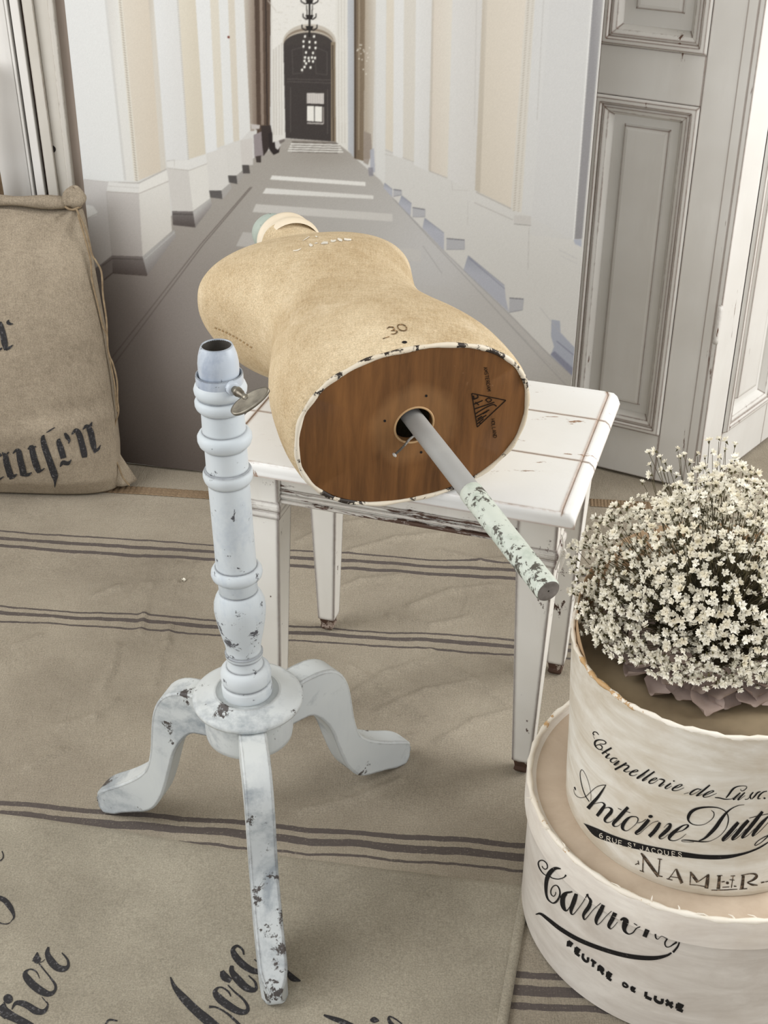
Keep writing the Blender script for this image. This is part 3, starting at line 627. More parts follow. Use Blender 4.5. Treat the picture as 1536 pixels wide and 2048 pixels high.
for z in (0.35, 1.6): obj('hinge', *lathe([(0.005, 0), (0.0055, 0.01), (0.0055, 0.07), (0.005, 0.08)], (P2[0] - 0.005, P2[1] - 0.006, z), (0, 0, 1), 10, True, True), DOORP, scr, True)

# ------------------------------------------------------------------ old fluted door behind the sack (left)
LY = 2.71
def lx(px, py=0): return onp(px, py, (0, LY, 0), np.array([0, 1.0, 0]))[0]
ldr = thing('fluted_door', (lx(60) - .05, LY + .02, 0), 'old off-white door with dark worn grooves behind the linen sack', 'door')
ld = obj('door_board', *boxv(_id, lx(-220), lx(124), LY + 0.012, LY + 0.04, 0.0, 2.0), DARKWOOD, ldr)
_q0 = onp(39, 0, (0, LY, 0), np.array([0, 1.0, 0])); _q1 = onp(94, 390, (0, LY, 0), np.array([0, 1.0, 0])); LK = (_q1[0] - _q0[0]) / (_q0[2] - _q1[2])
def lean(x, y, z): return np.array([x + LK * (_q0[2] - z), y, z])
for (a, b, d0, m) in [(-218, 6, 0.0, DOORPALE), (8.5, 14, -0.006, DOORPALE), (20.5, 37, -0.010, DOORPALE), (44.5, 66, -0.008, DOORP2), (66, 96, 0.0, DOORP2)]:
    bevel_obj(obj('moulding_strip', *boxv(lean, lx(a), lx(b), LY + d0, LY + 0.0125, 0.0, 2.0), m, ldr), 0.0012)
DOORTAUPE = plain('taupe_edge_shade', (166, 152, 140), 0.6, (150, 137, 126), 6)  # darker taupe puts the shade of the recessed door edge into its colour
bevel_obj(obj('moulding_strip', *boxv(lambda x, y, z: np.array([x, y, z]), lx(96), lx(109), LY - 0.012, LY + 0.0125, 0.0, 2.0), DOORP2, ldr), 0.003)
obj('door_edge', *boxv(_id, lx(109), lx(128), LY + 0.004, LY + 0.0125, 0.0, 2.0), DOORTAUPE, ldr)
obj('keyhole', *lathe([(0.0075, 0), (0.0075, 0.0012), (0.001, 0.0014)], (lx(104, 298), LY - 0.0002, onp(104, 298, (0, LY, 0), np.array([0, 1.0, 0]))[2]), (0, -1, 0), 14, True), plain('keyhole_dark', (40, 34, 32), 0.8), ldr)
# weathered post in the corner
pw = [onp(p[0], p[1], (0, LY - 0.035, 0), np.array([0, 1.0, 0])) for p in ((-22, 255), (-4, 420))]
pdir = (pw[0] - pw[1]); pbase = pw[1] - pdir * (pw[1][2] / pdir[2])
post_prof = [(0.024 * (1 + 0.12 * math.sin(i * 2.3)) * (1 - 0.45 * min(1, i / 14.0)) + (0.010 if i < 8 else 0), i * 0.05) for i in range(18)]
po = obj('weathered_post', *lathe(post_prof, pbase, pdir, 14, True, True, lambda th, t: 0.08 * math.sin(3 * th + t * 9)), plain('weathered_wood', (128, 108, 84), 0.9, (84, 66, 48), 26, bump=0.6), None, True, origin=(pbase[0], pbase[1], 0))
tag(po, 'narrow weathered brown wood post at the left frame edge behind the sack', 'post')

# ------------------------------------------------------------------ side table
ZT = 0.52
FRc = at(1152, 1030, ZT); TX = np.array([0.9555, -0.295, 0]); TX /= np.linalg.norm(TX); TY = np.array([-TX[1], TX[0], 0])
TW, TD = 0.541, 0.394
def tf(x, y, z): return FRc * np.array([1, 1, 0]) + TX * x + TY * y + np.array([0, 0, z])     # x: -TW..0, y: 0..TD
tctr = tf(-TW / 2, TD / 2, 0)
tab = thing('side_table', tuple(tctr), 'small white distressed wooden side table carrying the torso dress form', 'table')
TH = 0.024
cuts = [0.0, 0.150, 0.285, TD]
for k in range(3):
    y0, y1 = cuts[k] + (0.0008 if k else 0), cuts[k + 1] - (0.0008 if k < 2 else 0)
    nose = 0.020
    prof = [(0, ZT - TH * .55), (0.002, ZT - TH * .9), (0.007, ZT - TH), (0.5, ZT - TH)]
    # end profile across x: rounded nose, small step, flat board
    xs = [(-TW + 0.003, ZT - TH), (-TW, ZT - TH * .55), (-TW + .003, ZT - .006), (-TW + .009, ZT - .0012), (-TW + nose - .0015, ZT - .0004), (-TW + nose, ZT - .0022), (-TW + nose + .002, ZT),
          (-nose - .002, ZT), (-nose, ZT - .0022), (-nose + .0015, ZT - .0004), (-.009, ZT - .0012), (-.003, ZT - .006), (0, ZT - TH * .55), (-.003, ZT - TH)]
    ys = [y0, y1]
    if k == 0: ys = [y0, y0 + .0008, y0 + .004, y0 + .010, y0 + .0145, y0 + .0165, y1]
    if k == 2: ys = [y0, y1 - .02, y1 - .007, y1 - .002, y1]
    V = []
    for y in ys:
        dz = 0.0; ins = 0.0
        if k == 0:
            q = y - y0
            dz = {0: .011}.get(0, 0) if q < .0001 else (.0065 if q < .001 else (.0022 if q < .0045 else (.0006 if q < .0105 else (.0005 if q < .0146 else (.0022 if q < .0160 else 0)))))
        if k == 2:
            q = y1 - y; dz = .010 if q < .0001 else (.004 if q < .003 else (.001 if q < .008 else 0)); ins = .010 * max(0, 1 - q / .02) ** 2
        for (x, z) in xs:
            xx_ = x + (ins if x < -TW / 2 else -ins)
            V.append(tf(xx_, y, max(z - dz, ZT - TH) if z > ZT - TH * .6 else z))
    n = len(xs); Fc = []
    for i in range(len(ys) - 1):
        for j in range(n): Fc.append((i * n + j, i * n + (j + 1) % n, (i + 1) * n + (j + 1) % n, (i + 1) * n + j))
    Fc += [list(range(n))[::-1], [(len(ys) - 1) * n + j for j in range(n)]]
    sharp(obj('plank', V, Fc, WHITETOP, tab, True), 35)
LGX, LGY = (-TW + 0.066, -0.057), (0.066, TD - 0.064)
BW = 0.029; ZU = ZT - TH
def sect(cx, cy, h, z): return [tf(cx - h, cy - h, z), tf(cx + h, cy - h, z), tf(cx + h, cy + h, z), tf(cx - h, cy + h, z)]
def stack(cx, cy, lv):
    V = []; Fc = []
    for (h, z) in lv: V += sect(cx, cy, h, z)
    for i in range(len(lv) - 1):
        for j in range(4): Fc.append((i * 4 + j, (i + 1) * 4 + j, (i + 1) * 4 + (j + 1) % 4, i * 4 + (j + 1) % 4))
    Fc += [(0, 1, 2, 3), tuple((len(lv) - 1) * 4 + j for j in (3, 2, 1, 0))]
    return V, Fc
for cx in LGX:
    for cy in LGY:
        lg = obj('leg', *stack(cx, cy, [(BW, ZU), (BW, 0.432), (BW * .96, 0.428), (BW * .96, 0.405), (0.0155, 0.026), (0.0125, 0.023)]), WHITEP, tab); bevel_obj(lg, 0.0015)
        bevel_obj(obj('leg_moulding', *stack(cx, cy, [(BW + .0005, 0.434), (BW + .004, 0.428), (BW + .004, 0.421), (BW + .001, 0.417), (BW + .0025, 0.412), (BW + .0025, 0.406), (BW - .002, 0.402)]), WHITEP, lg), 0.0008)
        obj('foot', *stack(cx, cy, [(0.0125, 0.024), (0.0105, 0.012), (0.012, 0.006), (0.009, 0.0)]), paint('foot_paint', (196, 188, 178), (120, 96, 80), (60, 44, 36), 0.5, 0.002, 3, (40, 40, 40)), lg)
def apron(x0, x1, y0, y1, face):
    a = obj('apron', *boxv(tf, x0, x1, y0, y1, 0.428, ZU), APRONP, tab); bevel_obj(a, 0.001)
    for (z0, z1, o_) in ((0.430, 0.4365, .005), (0.4395, 0.446, .0045), (0.450, 0.454, .003)):
        if face in 'fb':
            yy_ = y0 if face == 'f' else y1; s_ = -1 if face == 'f' else 1
            v = boxv(tf, x0, x1, min(yy_, yy_ + s_ * o_), max(yy_, yy_ + s_ * o_), z0, z1)
        else:
            x_ = x0 if face == 'l' else x1; s_ = -1 if face == 'l' else 1
            v = boxv(tf, min(x_, x_ + s_ * o_), max(x_, x_ + s_ * o_), y0, y1, z0, z1)
        bevel_obj(obj('apron_bead', *v, APRONP, a), 0.002)
xa, xb = LGX[0] + BW, LGX[1] - BW; ya, yb = LGY[0] + BW, LGY[1] - BW
apron(xa, xb, LGY[0] - BW + .010, LGY[0] - BW + .026, 'f'); apron(xa, xb, LGY[1] + BW - .026, LGY[1] + BW - .010, 'b')
apron(LGX[0] - BW + .010, LGX[0] - BW + .026, ya, yb, 'l'); apron(LGX[1] + BW - .026, LGX[1] + BW - .010, ya, yb, 'r')

# ------------------------------------------------------------------ torso dress form lying on the table
SCL = 0.94
DA = at(828, 850, 0.64)
AN = np.array([0.35041, -0.93219, -0.09074]); AN /= np.linalg.norm(AN)              # out of the base plate
AU = np.cross(AN, [0, 0, 1]); AU /= np.linalg.norm(AU); AU = AU if AU[0] > 0 else -AU
AV = np.cross(AN, AU); AV = AV if AV[2] > 0 else -AV
def df(u, v, s): return DA + AU * (u * SCL) + AV * (v * SCL) - AN * (s * SCL)
TS = np.array([  # s, half width left, half width right, highest, lowest, height of the widest point
 (0.000, .174, .176, .126, -.131, 0), (0.012, .178, .180, .129, -.132, 0), (.05, .180, .181, .130, -.131, 0), (.10, .176, .177, .128, -.128, 0), (.15, .168, .165, .120, -.121, 0), (.20, .151, .148, .109, -.114, 0),
 (.245, .135, .134, .101, -.111, 0), (.285, .127, .130, .097, -.115, 0), (.33, .136, .134, .096, -.130, 0), (.38, .158, .147, .096, -.150, -.003), (.42, .176, .160, .091, -.160, -.010), (.46, .187, .173, .080, -.156, -.019),
 (.50, .186, .178, .065, -.142, -.027), (.545, .154, .164, .042, -.120, -.031), (.582, .106, .134, .020, -.104, -.034), (.606, .070, .108, .012, -.092, -.034), (.622, .050, .090, .012, -.088, -.032), (.634, .042, .078, .016, -.086, -.031), (.644, .037, .074, .021, -.084, -.030)])
ss = np.concatenate([np.linspace(TS[i, 0], TS[i + 1, 0], 5)[:-1] for i in range(len(TS) - 1)] + [[TS[-1, 0]]])
def smooth_interp(col):
    P = np.stack([TS[:, 0], TS[:, col]], 1); S = spline(P, 16); return np.interp(ss, S[:, 0], S[:, 1])
wl, wr, tu, td, cv_ = [smooth_interp(k) for k in (1, 2, 3, 4, 5)]
NSEG = 96; V = []; Fc = []
for i, s in enumerate(ss):
    for j in range(NSEG):
        th = 2 * PI * j / NSEG; c, sn = math.cos(th), math.sin(th); p = 2 / 2.25
        u = (wr[i] if c > 0 else wl[i]) * math.copysign(abs(c) ** p, c); v = cv_[i] + (tu[i] - cv_[i] if sn > 0 else td[i] - cv_[i]) * abs(sn) ** p
        bust = math.exp(-((s - .42) / .07) ** 2)
        if sn < 0: v *= 1 - 0.12 * bust * math.exp(-(u / .035) ** 2)
        V.append(df(u, v, s))
for i in range(len(ss) - 1):
    for j in range(NSEG):
        k = (j + 1) % NSEG; Fc.append((i * NSEG + j, (i + 1) * NSEG + j, (i + 1) * NSEG + k, i * NSEG + k))
TORV, TORF = V, Fc
frm = thing('dress_form', tuple(np.array([DA[0] - AN[0] * .28, DA[1] - AN[1] * .28, ZT])), 'headless tan linen torso dress form lying on the white side table', 'dress form')
def form_linen():
    N = NT('form_linen')
    a = N.noise(1.0, N.co((30, 420, 420)), 3, 0.6); b = N.noise(1.0, N.co((420, 40, 420)), 3, 0.6)
    big = N.noise(6.5, detail=5, rough=0.6); sp = N.noise(60, detail=4, rough=0.7)
    f = N.math('ADD', N.math('MULTIPLY', big, 0.46), N.math('ADD', N.math('MULTIPLY', N.math('ADD', a, b), 0.20), N.math('MULTIPLY', sp, 0.16)))
    col = N.mix(N.ramp(f, 0.40, 0.64), lin((176, 154, 120)), lin((216, 199, 168)))
    gr = N.noise(1.0, N.co((480, 480, 480)), 3, 0.75)
    col = N.mix(1.0, col, N.ramp(gr, 0.32, 0.68, (.80, .80, .80, 1), (1.18, 1.18, 1.18, 1)), 'MULTIPLY')
    col = N.mix(N.math('MULTIPLY', N.ramp(N.noise(9, N.co((1, 1, 1)), 5, 0.7), 0.6, 0.78), 0.5), col, lin((236, 222, 196)))
    return N.done(col, 0.85, N.bump(N.math('ADD', a, b), 0.25, 0.0012), 0.15)
tors = obj('torso', TORV, TORF, form_linen(), frm, True)
TB = bvh_of(TORV, TORF)
# base plate with hole
def wood_plate():
    N = NT('plate_wood')
    g = N.noise(1.0, N.co((70, 70, 3.0)), 5, 0.65, 0.5); g2 = N.noise(1.0, N.co((6, 6, 1.2)), 4, 0.6)
    f = N.math('ADD', N.math('MULTIPLY', g, 0.55), N.math('MULTIPLY', g2, 0.5))
    col = N.mix(N.ramp(f, 0.38, 0.68), lin((76, 47, 20)), lin((128, 86, 45)))
    pos = N.n('ShaderNodeVectorMath', operation='DISTANCE'); N.set(pos.inputs[0], N.tc.outputs['Object']); pos.inputs[1].default_value = Vector(DA - ORG[frm.name])
    d = N.math('ADD', pos.outputs['Value'], N.math('MULTIPLY', N.math('SUBTRACT', N.noise(30), 0.5), 0.02))
    col = N.mix(N.math('MULTIPLY', N.ramp(d, 0.050, 0.066, (1, 1, 1, 1), (0, 0, 0, 1)), 0.14), col, lin((206, 160, 110)))
    col = N.mix(N.math('MULTIPLY', N.ramp(N.noise(16, detail=4), 0.68, 0.74), 0.5), col, lin((208, 180, 146)))
    return N.done(col, 0.55, N.bump(g, 0.12, 0.001), 0.35)
ring = []
for j in range(NSEG):
    th = 2 * PI * j / NSEG; c, sn = math.cos(th), math.sin(th); p = 2 / 2.25
    ring.append(((.172 if c > 0 else .170) * math.copysign(abs(c) ** p, c), (.122 if sn > 0 else .127) * math.copysign(abs(sn) ** p, sn)))
HR = 0.0262 / SCL
V = []; Fc = []
for (k, s) in ((1.0, 0.0015), (0.985, -0.0005), (0.6, -0.0005)):
    for (u, v) in ring: V.append(df(u * k, v * k, s))
for s in (-0.0005, 0.012):
    for j in range(NSEG): th = 2 * PI * j / NSEG; V.append(df(HR * math.cos(th), HR * math.sin(th), s))
for i in range(4):
    for j in range(NSEG): k = (j + 1) % NSEG; Fc.append((i * NSEG + j, i * NSEG + k, (i + 1) * NSEG + k, (i + 1) * NSEG + j))
plate = obj('base_plate', V, Fc, wood_plate(), frm, True); sharp(plate, 40)
PB = bvh_of(V, Fc)
rim_m = paint('rim_tape', (228, 220, 204), (206, 192, 168), (36, 30, 26), 0.585, 0, 1, (34, 34, 34))
obj('rim_piping', *merge([tube([df(u * 1.012, v * 1.014, 0.000 + .0008 * math.sin(j * .9)) for j, (u, v) in enumerate(ring)] + [df(ring[0][0] * 1.012, ring[0][1] * 1.014, 0)], [0.0034 + .0006 * math.sin(j * 1.3) for j in range(NSEG + 1)], 8, False)]), rim_m, frm, True)
obj('hole_lip', *tube([df(HR * 1.04 * math.cos(t), HR * 1.04 * math.sin(t), -0.0002) for t in np.linspace(0, 2 * PI, 49)], 0.0016, 8, False), plain('sanded_wood', (196, 160, 116), 0.7), plate, True)
DK = plain('dark_hole', (26, 22, 20), 0.9)
pt8 = T(700, 640, 3.413)
for (x, y) in ((520, 517), (237, 688), (485, 902)): obj('screw_hole', *lay([dot_px((x, y), 9, pt8)], PB, .0004), DK, plate)
# stamped marks on the plate
ptx = T(960, 720, 11.38)
mk = []
for (word, o_, r_, u_, st) in (('AMSTERDAM', (80, 165), (7, 46), (78, -10), (10.3, 62)), ('HOLLAND', (250, 1345), (7, 46), (78, -10), (8, 63))):
    for k, ch in enumerate(word): mk += block(ch, (o_[0] + st[0] * k, o_[1] + st[1] * k), r_, u_, 12, ptx)
mk += [stroke_px(s, pt8, 3) for s in [[(830, 500, 7), (1063, 547, 7)], [(1063, 547, 7), (868, 730, 7)], [(868, 730, 7), (830, 500, 7)], [(838, 515, 16), (842, 540, 18)], [(842, 540, 10), (872, 528, 9), (868, 510, 9)], [(845, 574, 8), (905, 548, 8)], [(855, 560, 8), (880, 580, 7)],
       [(925, 545, 7), (945, 532, 7), (966, 545, 7), (945, 560, 7), (925, 545, 7)], [(850, 606, 8), (985, 560, 8)], [(855, 640, 8), (920, 600, 8), (975, 576, 8), (1000, 588, 9)], [(860, 662, 8), (950, 612, 8)], [(935, 622, 12), (905, 640, 8)], [(866, 690, 8), (930, 648, 8)], [(870, 676, 8), (900, 655, 8)], [(868, 708, 8), (912, 672, 9)], [(880, 700, 10), (895, 705, 8)]]]
obj('stamped_mark', *lay(mk, PB, .0005), ink_mat('stamp_ink', (34, 24, 16), 0.7), plate)
mt = T(560, 455, 5.69)
tx = [stroke_px([(1218, 1158, 8), (1245, 1136, 14), (1290, 1142, 14), (1300, 1160, 12), (1262, 1180, 8)], mt), stroke_px([(1270, 1178, 8), (1318, 1178, 13), (1332, 1196, 15), (1300, 1215, 12), (1268, 1216, 8)], mt),
      stroke_px([(1390 + 52 * math.cos(a) + 8 * math.sin(a), 1143 + 36 * math.sin(a) + 6 * math.cos(a), 13) for a in np.linspace(0, 2 * PI, 13)], mt), stroke_px([(1170, 1272, 10), (1205, 1256, 8), (1246, 1246, 10)], mt)]
obj('stamped_size', *lay(tx, TB), ink_mat('size_ink', (92, 74, 52), 0.5), tors)
wt = [stroke_px(s, mt, 4) for s in [[(150, 270, 8), (200, 262, 12), (240, 245, 6)], [(260, 155, 5), (300, 130, 8), (335, 105, 6)], [(335, 190, 20), (352, 205, 32), (372, 205, 14)], [(395, 185, 8), (425, 178, 12)], [(468, 190, 12), (500, 178, 28), (545, 178, 24)], [(578, 152, 22), (600, 160, 22), (635, 150, 18)], [(655, 130, 16), (685, 145, 30), (708, 155, 20)], [(728, 135, 22), (765, 142, 24), (812, 142, 18)], [(405, 105, 14), (425, 110, 10)]]]
obj('white_lettering', *lay(wt, TB), plain('white_ink', (240, 234, 220), 0.7), tors)
obj('nail_hole', *lay([dot_px((1417, 1308), 30, mt, 15)], TB, .0005), DK, tors)
obj('seam_stitches', *lay([stroke_px([(430 + 7 * k, 655 + 2.6 * k + .12 * k * k, 3.2), (433.5 + 7 * k, 656.8 + 2.6 * k + .12 * k * k, 3.2)], T(0, 0, 1), 2) for k in range(11)], TB), plain('stitch', (168, 140, 100), 0.9), tors)
# neck ring and painted cap
NK = df(.018, -.030, .636)
nd = -AN
cream = paint('neck_paint', (236, 228, 212), (222, 208, 184), (150, 120, 86), 0.70, 0.002, 1.5, (20, 20, 20))
obj('neck_ring', *lathe([(.050, -.004), (.0535, .004), (.054, .012), (.050, .018), (.0475, .030), (.0485, .034), (.049, .040), (.0475, .046), (.042, .050), (.030, .052), (.004, .053)], NK, nd, 48), cream, frm, True)
obj('neck_cap', *lathe([(.020, .050), (.022, .056), (.031, .060), (.0335, .068), (.0325, .080), (.026, .090), (.015, .096), (.003, .098)], NK - AU * .014, nd, 40), paint('cap_paint', (180, 190, 180), (162, 174, 166), (34, 34, 34), 0.63, 0.002, 1.5, (34, 34, 34)), frm, True)
# pole through the plate
P0 = df(.003, .004, 0); P1 = df(.023, -.002, -.388)
pd = (P1 - P0); PLn = np.linalg.norm(pd); pd /= PLn
split = 0.165
greyp = paint('pole_grey', (176, 176, 172), (158, 158, 156), (214, 210, 200), 0.72, 0, 1, (26, 26, 26))
obj('pole_sleeve', *lathe([(.0132, -.20), (.0135, 0), (.0138, split)], P0, pd, 32), greyp, frm, True)
chipm = paint('pole_chipped', (214, 218, 206), (196, 204, 194), (64, 62, 56), 0.565, 0.002, 2, (60, 60, 60), mid=(180, 190, 178), mid_t=0.55, mid_scale=(30, 30, 30))
rng = np.random.RandomState(3)
prof = [(.0136, split - .002), (.0150, split)] + [(.0148 + .0004 * rng.rand(), split + (PLn - split) * t) for t in np.linspace(.03, .97, 16)] + [(.0150, PLn - .002), (.0138, PLn)]
pole = obj('pole', *lathe(prof, P0, pd, 32), chipm, frm, True)
obj('pole_end', *lathe([(.0138, PLn), (.0128, PLn + .0006), (.001, PLn + .0002)], P0, pd, 32), plain('pole_end_wood', (128, 122, 116), 0.8, (96, 90, 84), 60), pole, True)
# bent pin by the hole
pin = [onp(*p, DA + AN * q, AN) for p, q in (((838, 868), -.006), ((822, 876), .004), ((806, 894), .010), ((790, 909), .012))]
obj('pin', *tube(spline(np.array(pin), 6), 0.0016, 8), paint('pin_metal', (206, 202, 196), (150, 146, 140), (70, 66, 60), 0.5, 0, 1, (160, 160, 160)), frm, True)
pe = pin[-1]; obj('pin_head', *lathe([(.0016, -.001), (.0034, 0), (.0034, .002), (.001, .003)], pe, pe - pin[-2], 12), plain('pin_head_paint', (222, 218, 210), 0.6), frm, True)

# ------------------------------------------------------------------ tripod stand of the dress form
fL, fR, fF = at(200, 1605), at(815, 1505), at(553, 2018)
C0 = (fL + fR + fF) / 3
def axis_at(u, v, y):
    return onp(u, v, (0, y, 0), np.array([0, 1.0, 0]))
dk = axis_at(495, 1383, C0[1]); C0 = np.array([dk[0], C0[1], 0]); ZD = dk[2]
TPc = axis_at(433, 690, C0[1] + .004)
SB = np.array([C0[0], C0[1], ZD]); AX = TPc - SB; AXL = np.linalg.norm(AX); AX /= AXL
std = thing('tripod_stand', (C0[0], C0[1], 0), 'pale grey turned wooden tripod column stand in front of the table', 'stand')
def axis_t(vpx):
    lo, hi = -.05, AXL + .1
    for _ in range(50):
        m = (lo + hi) / 2
        if proj(SB + AX * m)[1] > vpx: lo = m
        else: hi = m
    return lo
def rad(vpx, rpx):
    P = SB + AX * axis_t(vpx); c = (P - O) @ RW
    return rpx * c[2] / F_PX
def profpx(lst): return [(rad(v, r), axis_t(v)) for (v, r) in lst]
colp = [(1384, 49), (1380, 50), (1366, 50.5), (1363, 49), (1361, 45.5), (1359, 45.5), (1357, 48.5), (1352, 50.5), (1344, 51), (1336, 49), (1331, 44), (1328, 37), (1320, 34.5), (1311, 33.5), (1309, 37.5), (1302, 38.5), (1300, 35), (1295, 34.5), (1283, 37), (1262, 43), (1235, 49.5), (1215, 52.2), (1202, 51.2), (1191, 47), (1184, 42.5), (1181, 40), (1179.5, 37.5), (1177, 39.2), (1158, 39.4), (1154.5, 40.5), (1153, 46),
        (1149.5, 50), (1144, 52), (1138, 51), (1133, 47.5), (1131, 45), (1130, 41.2), (1122, 41), (1080, 41), (1000, 41.5), (963, 42), (961.5, 45), (956, 48.5), (949, 50.5), (942, 50), (936.5, 47), (935, 42.8), (915, 42.5), (892, 42.5), (890.5, 46), (885, 52), (877, 55), (869, 55), (863, 51), (861, 47), (859.5, 44), (846, 43.5), (818, 43), (816.5, 47), (811, 52), (806, 54), (799, 54), (794, 51), (791.5, 46), (789.5, 46), (787, 50), (782, 53), (775, 54), (767, 51), (762, 46), (758, 43)]
colp_soft = [(1384, 49), (1380, 50), (1366, 50.5), (1362, 47), (1358, 47), (1354, 49), (1346, 51), (1337, 50), (1330, 44), (1326, 38), (1319, 34.5), (1314, 34.5), (1311, 37.5), (1306, 38), (1303, 36), (1298, 34.5), (1285, 37), (1262, 43), (1235, 50), (1215, 52.5), (1200, 51), (1188, 45), (1183, 40.5), (1178, 39.5), (1172, 40), (1167, 43),
        (1163, 49), (1156, 52), (1148, 52), (1141, 48), (1138, 42), (1130, 41), (1080, 41), (1000, 41.5), (965, 42), (960, 44), (956, 48), (949, 50.5), (941, 50), (935, 45), (931, 42.5), (915, 42.5), (893, 42.5), (888, 46), (884, 52), (877, 55), (869, 55), (862, 50), (856, 45), (846, 43.5), (822, 43), (816, 46), (812, 51), (806, 54), (799, 54), (793, 50), (790, 48), (787, 50), (782, 53), (775, 54), (767, 51), (762, 46), (758, 43)]
sharp(obj('column', *lathe(profpx(colp), SB, AX, 64, True, True), STANDP, std, True), 38)
sock = [(770, 38), (752, 40), (738, 41.5), (724, 41.5), (710, 39.5), (700, 36.5), (693, 33.5), (690, 32), (690, 30), (696, 30.5), (720, 32), (745, 32)]
zpaint = paint('socket_metal', (198, 204, 210), (168, 178, 190), (56, 58, 62), 0.62, 0.003, 2.2, (40, 40, 40), rough=0.32, mid=(150, 160, 176), mid_t=0.56, mid_scale=(14, 14, 10))
obj('socket', *lathe(profpx(sock), SB, AX, 56, True), zpaint, std, True)
obj('socket_bore', *lathe(profpx([(692, 30.2), (700, 30.4), (716, 31), (718, 2)]), SB, AX, 40), plain('dark_bore', (84, 80, 74), 0.85, (54, 50, 46), 40), std, True)
clp = [(768, 43), (768, 47.5), (766, 48), (748, 48), (746, 47.5), (746, 45), (748, 44.5), (768, 44)]
coll = obj('clamp_collar', *lathe(profpx(clp), SB, AX, 56), zpaint, std, True); sharp(coll, 40)
# thumb screw
cs = SB + AX * axis_t(757); rc = rad(757, 47)
_vd = (O - cs); _vd[2] = 0; _vd /= np.linalg.norm(_vd); _rt = np.cross([0, 0, 1.0], _vd); _rt = _rt if _rt[0] > 0 else -_rt
sd = _vd * .86 + _rt * .46; sd /= np.linalg.norm(sd)
steel = plain('worn_steel', (150, 144, 130), 0.4, (106, 100, 90), 60, 0.75)
s0 = cs + sd * (rc - .002)
obj('lug', *lathe([(.0078, 0), (.0085, .002), (.0085, .008), (.0068, .0095)], s0, sd, 16, True), zpaint, coll, True)
scw = obj('thumb_screw', *lathe([(.0045, .008), (.0045, .014), (.0060, .015), (.0060, .019), (.0045, .020), (.0052, .024), (.0036, .027), (.0036, .033), (.0042, .036), (.0030, .040)], s0, sd, 16, True), steel, std, True)
kc = s0 + sd * .046
ex_ = onp(512, 802, kc, _vd) - onp(455, 838, kc, _vd); ex_ /= np.linalg.norm(ex_); nrm_ = np.cross(ex_, sd); nrm_ /= np.linalg.norm(nrm_); eb = np.cross(nrm_, ex_)
V = []; Fc = []; n_ = 40
for zt_, k in ((-.0016, .9), (-.0018, 1.0), (.0018, 1.0), (.0016, .9)):
    for j in range(n_):
        th = 2 * PI * j / n_; V.append(kc + ex_ * (.0265 * k * math.cos(th)) + eb * (.0125 * k * math.sin(th) * (1 - .15 * math.cos(th))) + nrm_ * zt_ * (1 if k == 1 else 1))
for i in range(3):
    for j in range(n_): k = (j + 1) % n_; Fc.append((i * n_ + j, i * n_ + k, (i + 1) * n_ + k, (i + 1) * n_ + j))
Fc += [list(range(n_))[::-1], [3 * n_ + j for j in range(n_)]]
obj('screw_wing', V, Fc, steel, scw, True)
# base disc, hub, legs
rd = rad(1383, 111)
disc = obj('base_disc', *lathe([(rd * .9, ZD - .016), (rd * .985, ZD - .013), (rd, ZD - .009), (rd * .985, ZD - .005), (rd * .9, ZD - .002), (rd * .62, ZD + .001), (rd * .6, ZD + .004), (rd * .56, ZD + .004), (rd * .54, ZD + .001), (.002, ZD)], (C0[0], C0[1], 0), (0, 0, 1), 64), LEGP, std, True)
hr = rad(1383, 89)
obj('hub', *lathe([(hr * .9, ZD - .074), (hr * .98, ZD - .070), (hr, ZD - .062), (hr, ZD - .014)], (C0[0], C0[1], 0), (0, 0, 1), 56, False, True), LEGP, std, True)
LP_o = [(.045, -.018), (.085, -.012), (.115, -.014), (.138, -.026), (.155, -.048), (.165, -.080), (.171, -.115), (.177, -.150)]
def leg_profile(Rr, k=1.0):
    o_ = [(.040, ZD - .018), (.085, ZD - .014), (.118, ZD - .018), (.142, ZD - .034), (.157, ZD - .062), (.164, ZD - .098), (.169, ZD - .135), (.178, ZD - .168), (.192, ZD - .188), (.214, .082), (.238, .066), (.257, .055), (.272, .045), (.284, .033), (.2905, .018), (.289, .008), (.283, .002), (.268, 0)]
    i_ = [(.250, .004), (.232, .012), (.212, .019), (.192, .026), (.174, .038), (.158, .062), (.146, .092), (.136, .124), (.126, .156), (.112, .182), (.094, .202), (.076, .206), (.040, .206)]
    S = spline([np.array(p) for p in o_], 3); S2 = spline([np.array(p) for p in i_], 3)
    P = np.vstack([S, S2]); P[:, 0] *= Rr / .2905
    return [tuple(p) for p in P]
for f_, w_ in ((fL, .040), (fR, .040), (fF, .038)):
    d_ = f_ - C0; d_[2] = 0; Rr = np.linalg.norm(d_); d_ /= Rr; sd_ = np.array([-d_[1], d_[0], 0])
    V, Fc = prism(leg_profile(Rr), lambda p, k: np.array([C0[0], C0[1], 0]) + d_ * p[0] + sd_ * (w_ * (k - .5) * math.sqrt(max(.10, 1 - .9 * max(0, (p[0] / Rr - .90) / .10) ** 2))) + np.array([0, 0, p[1]]))
    lg = obj('leg', V, Fc, LEGP, std, True); sharp(lg, 40); bevel_obj(lg, 0.003, 2, 50)

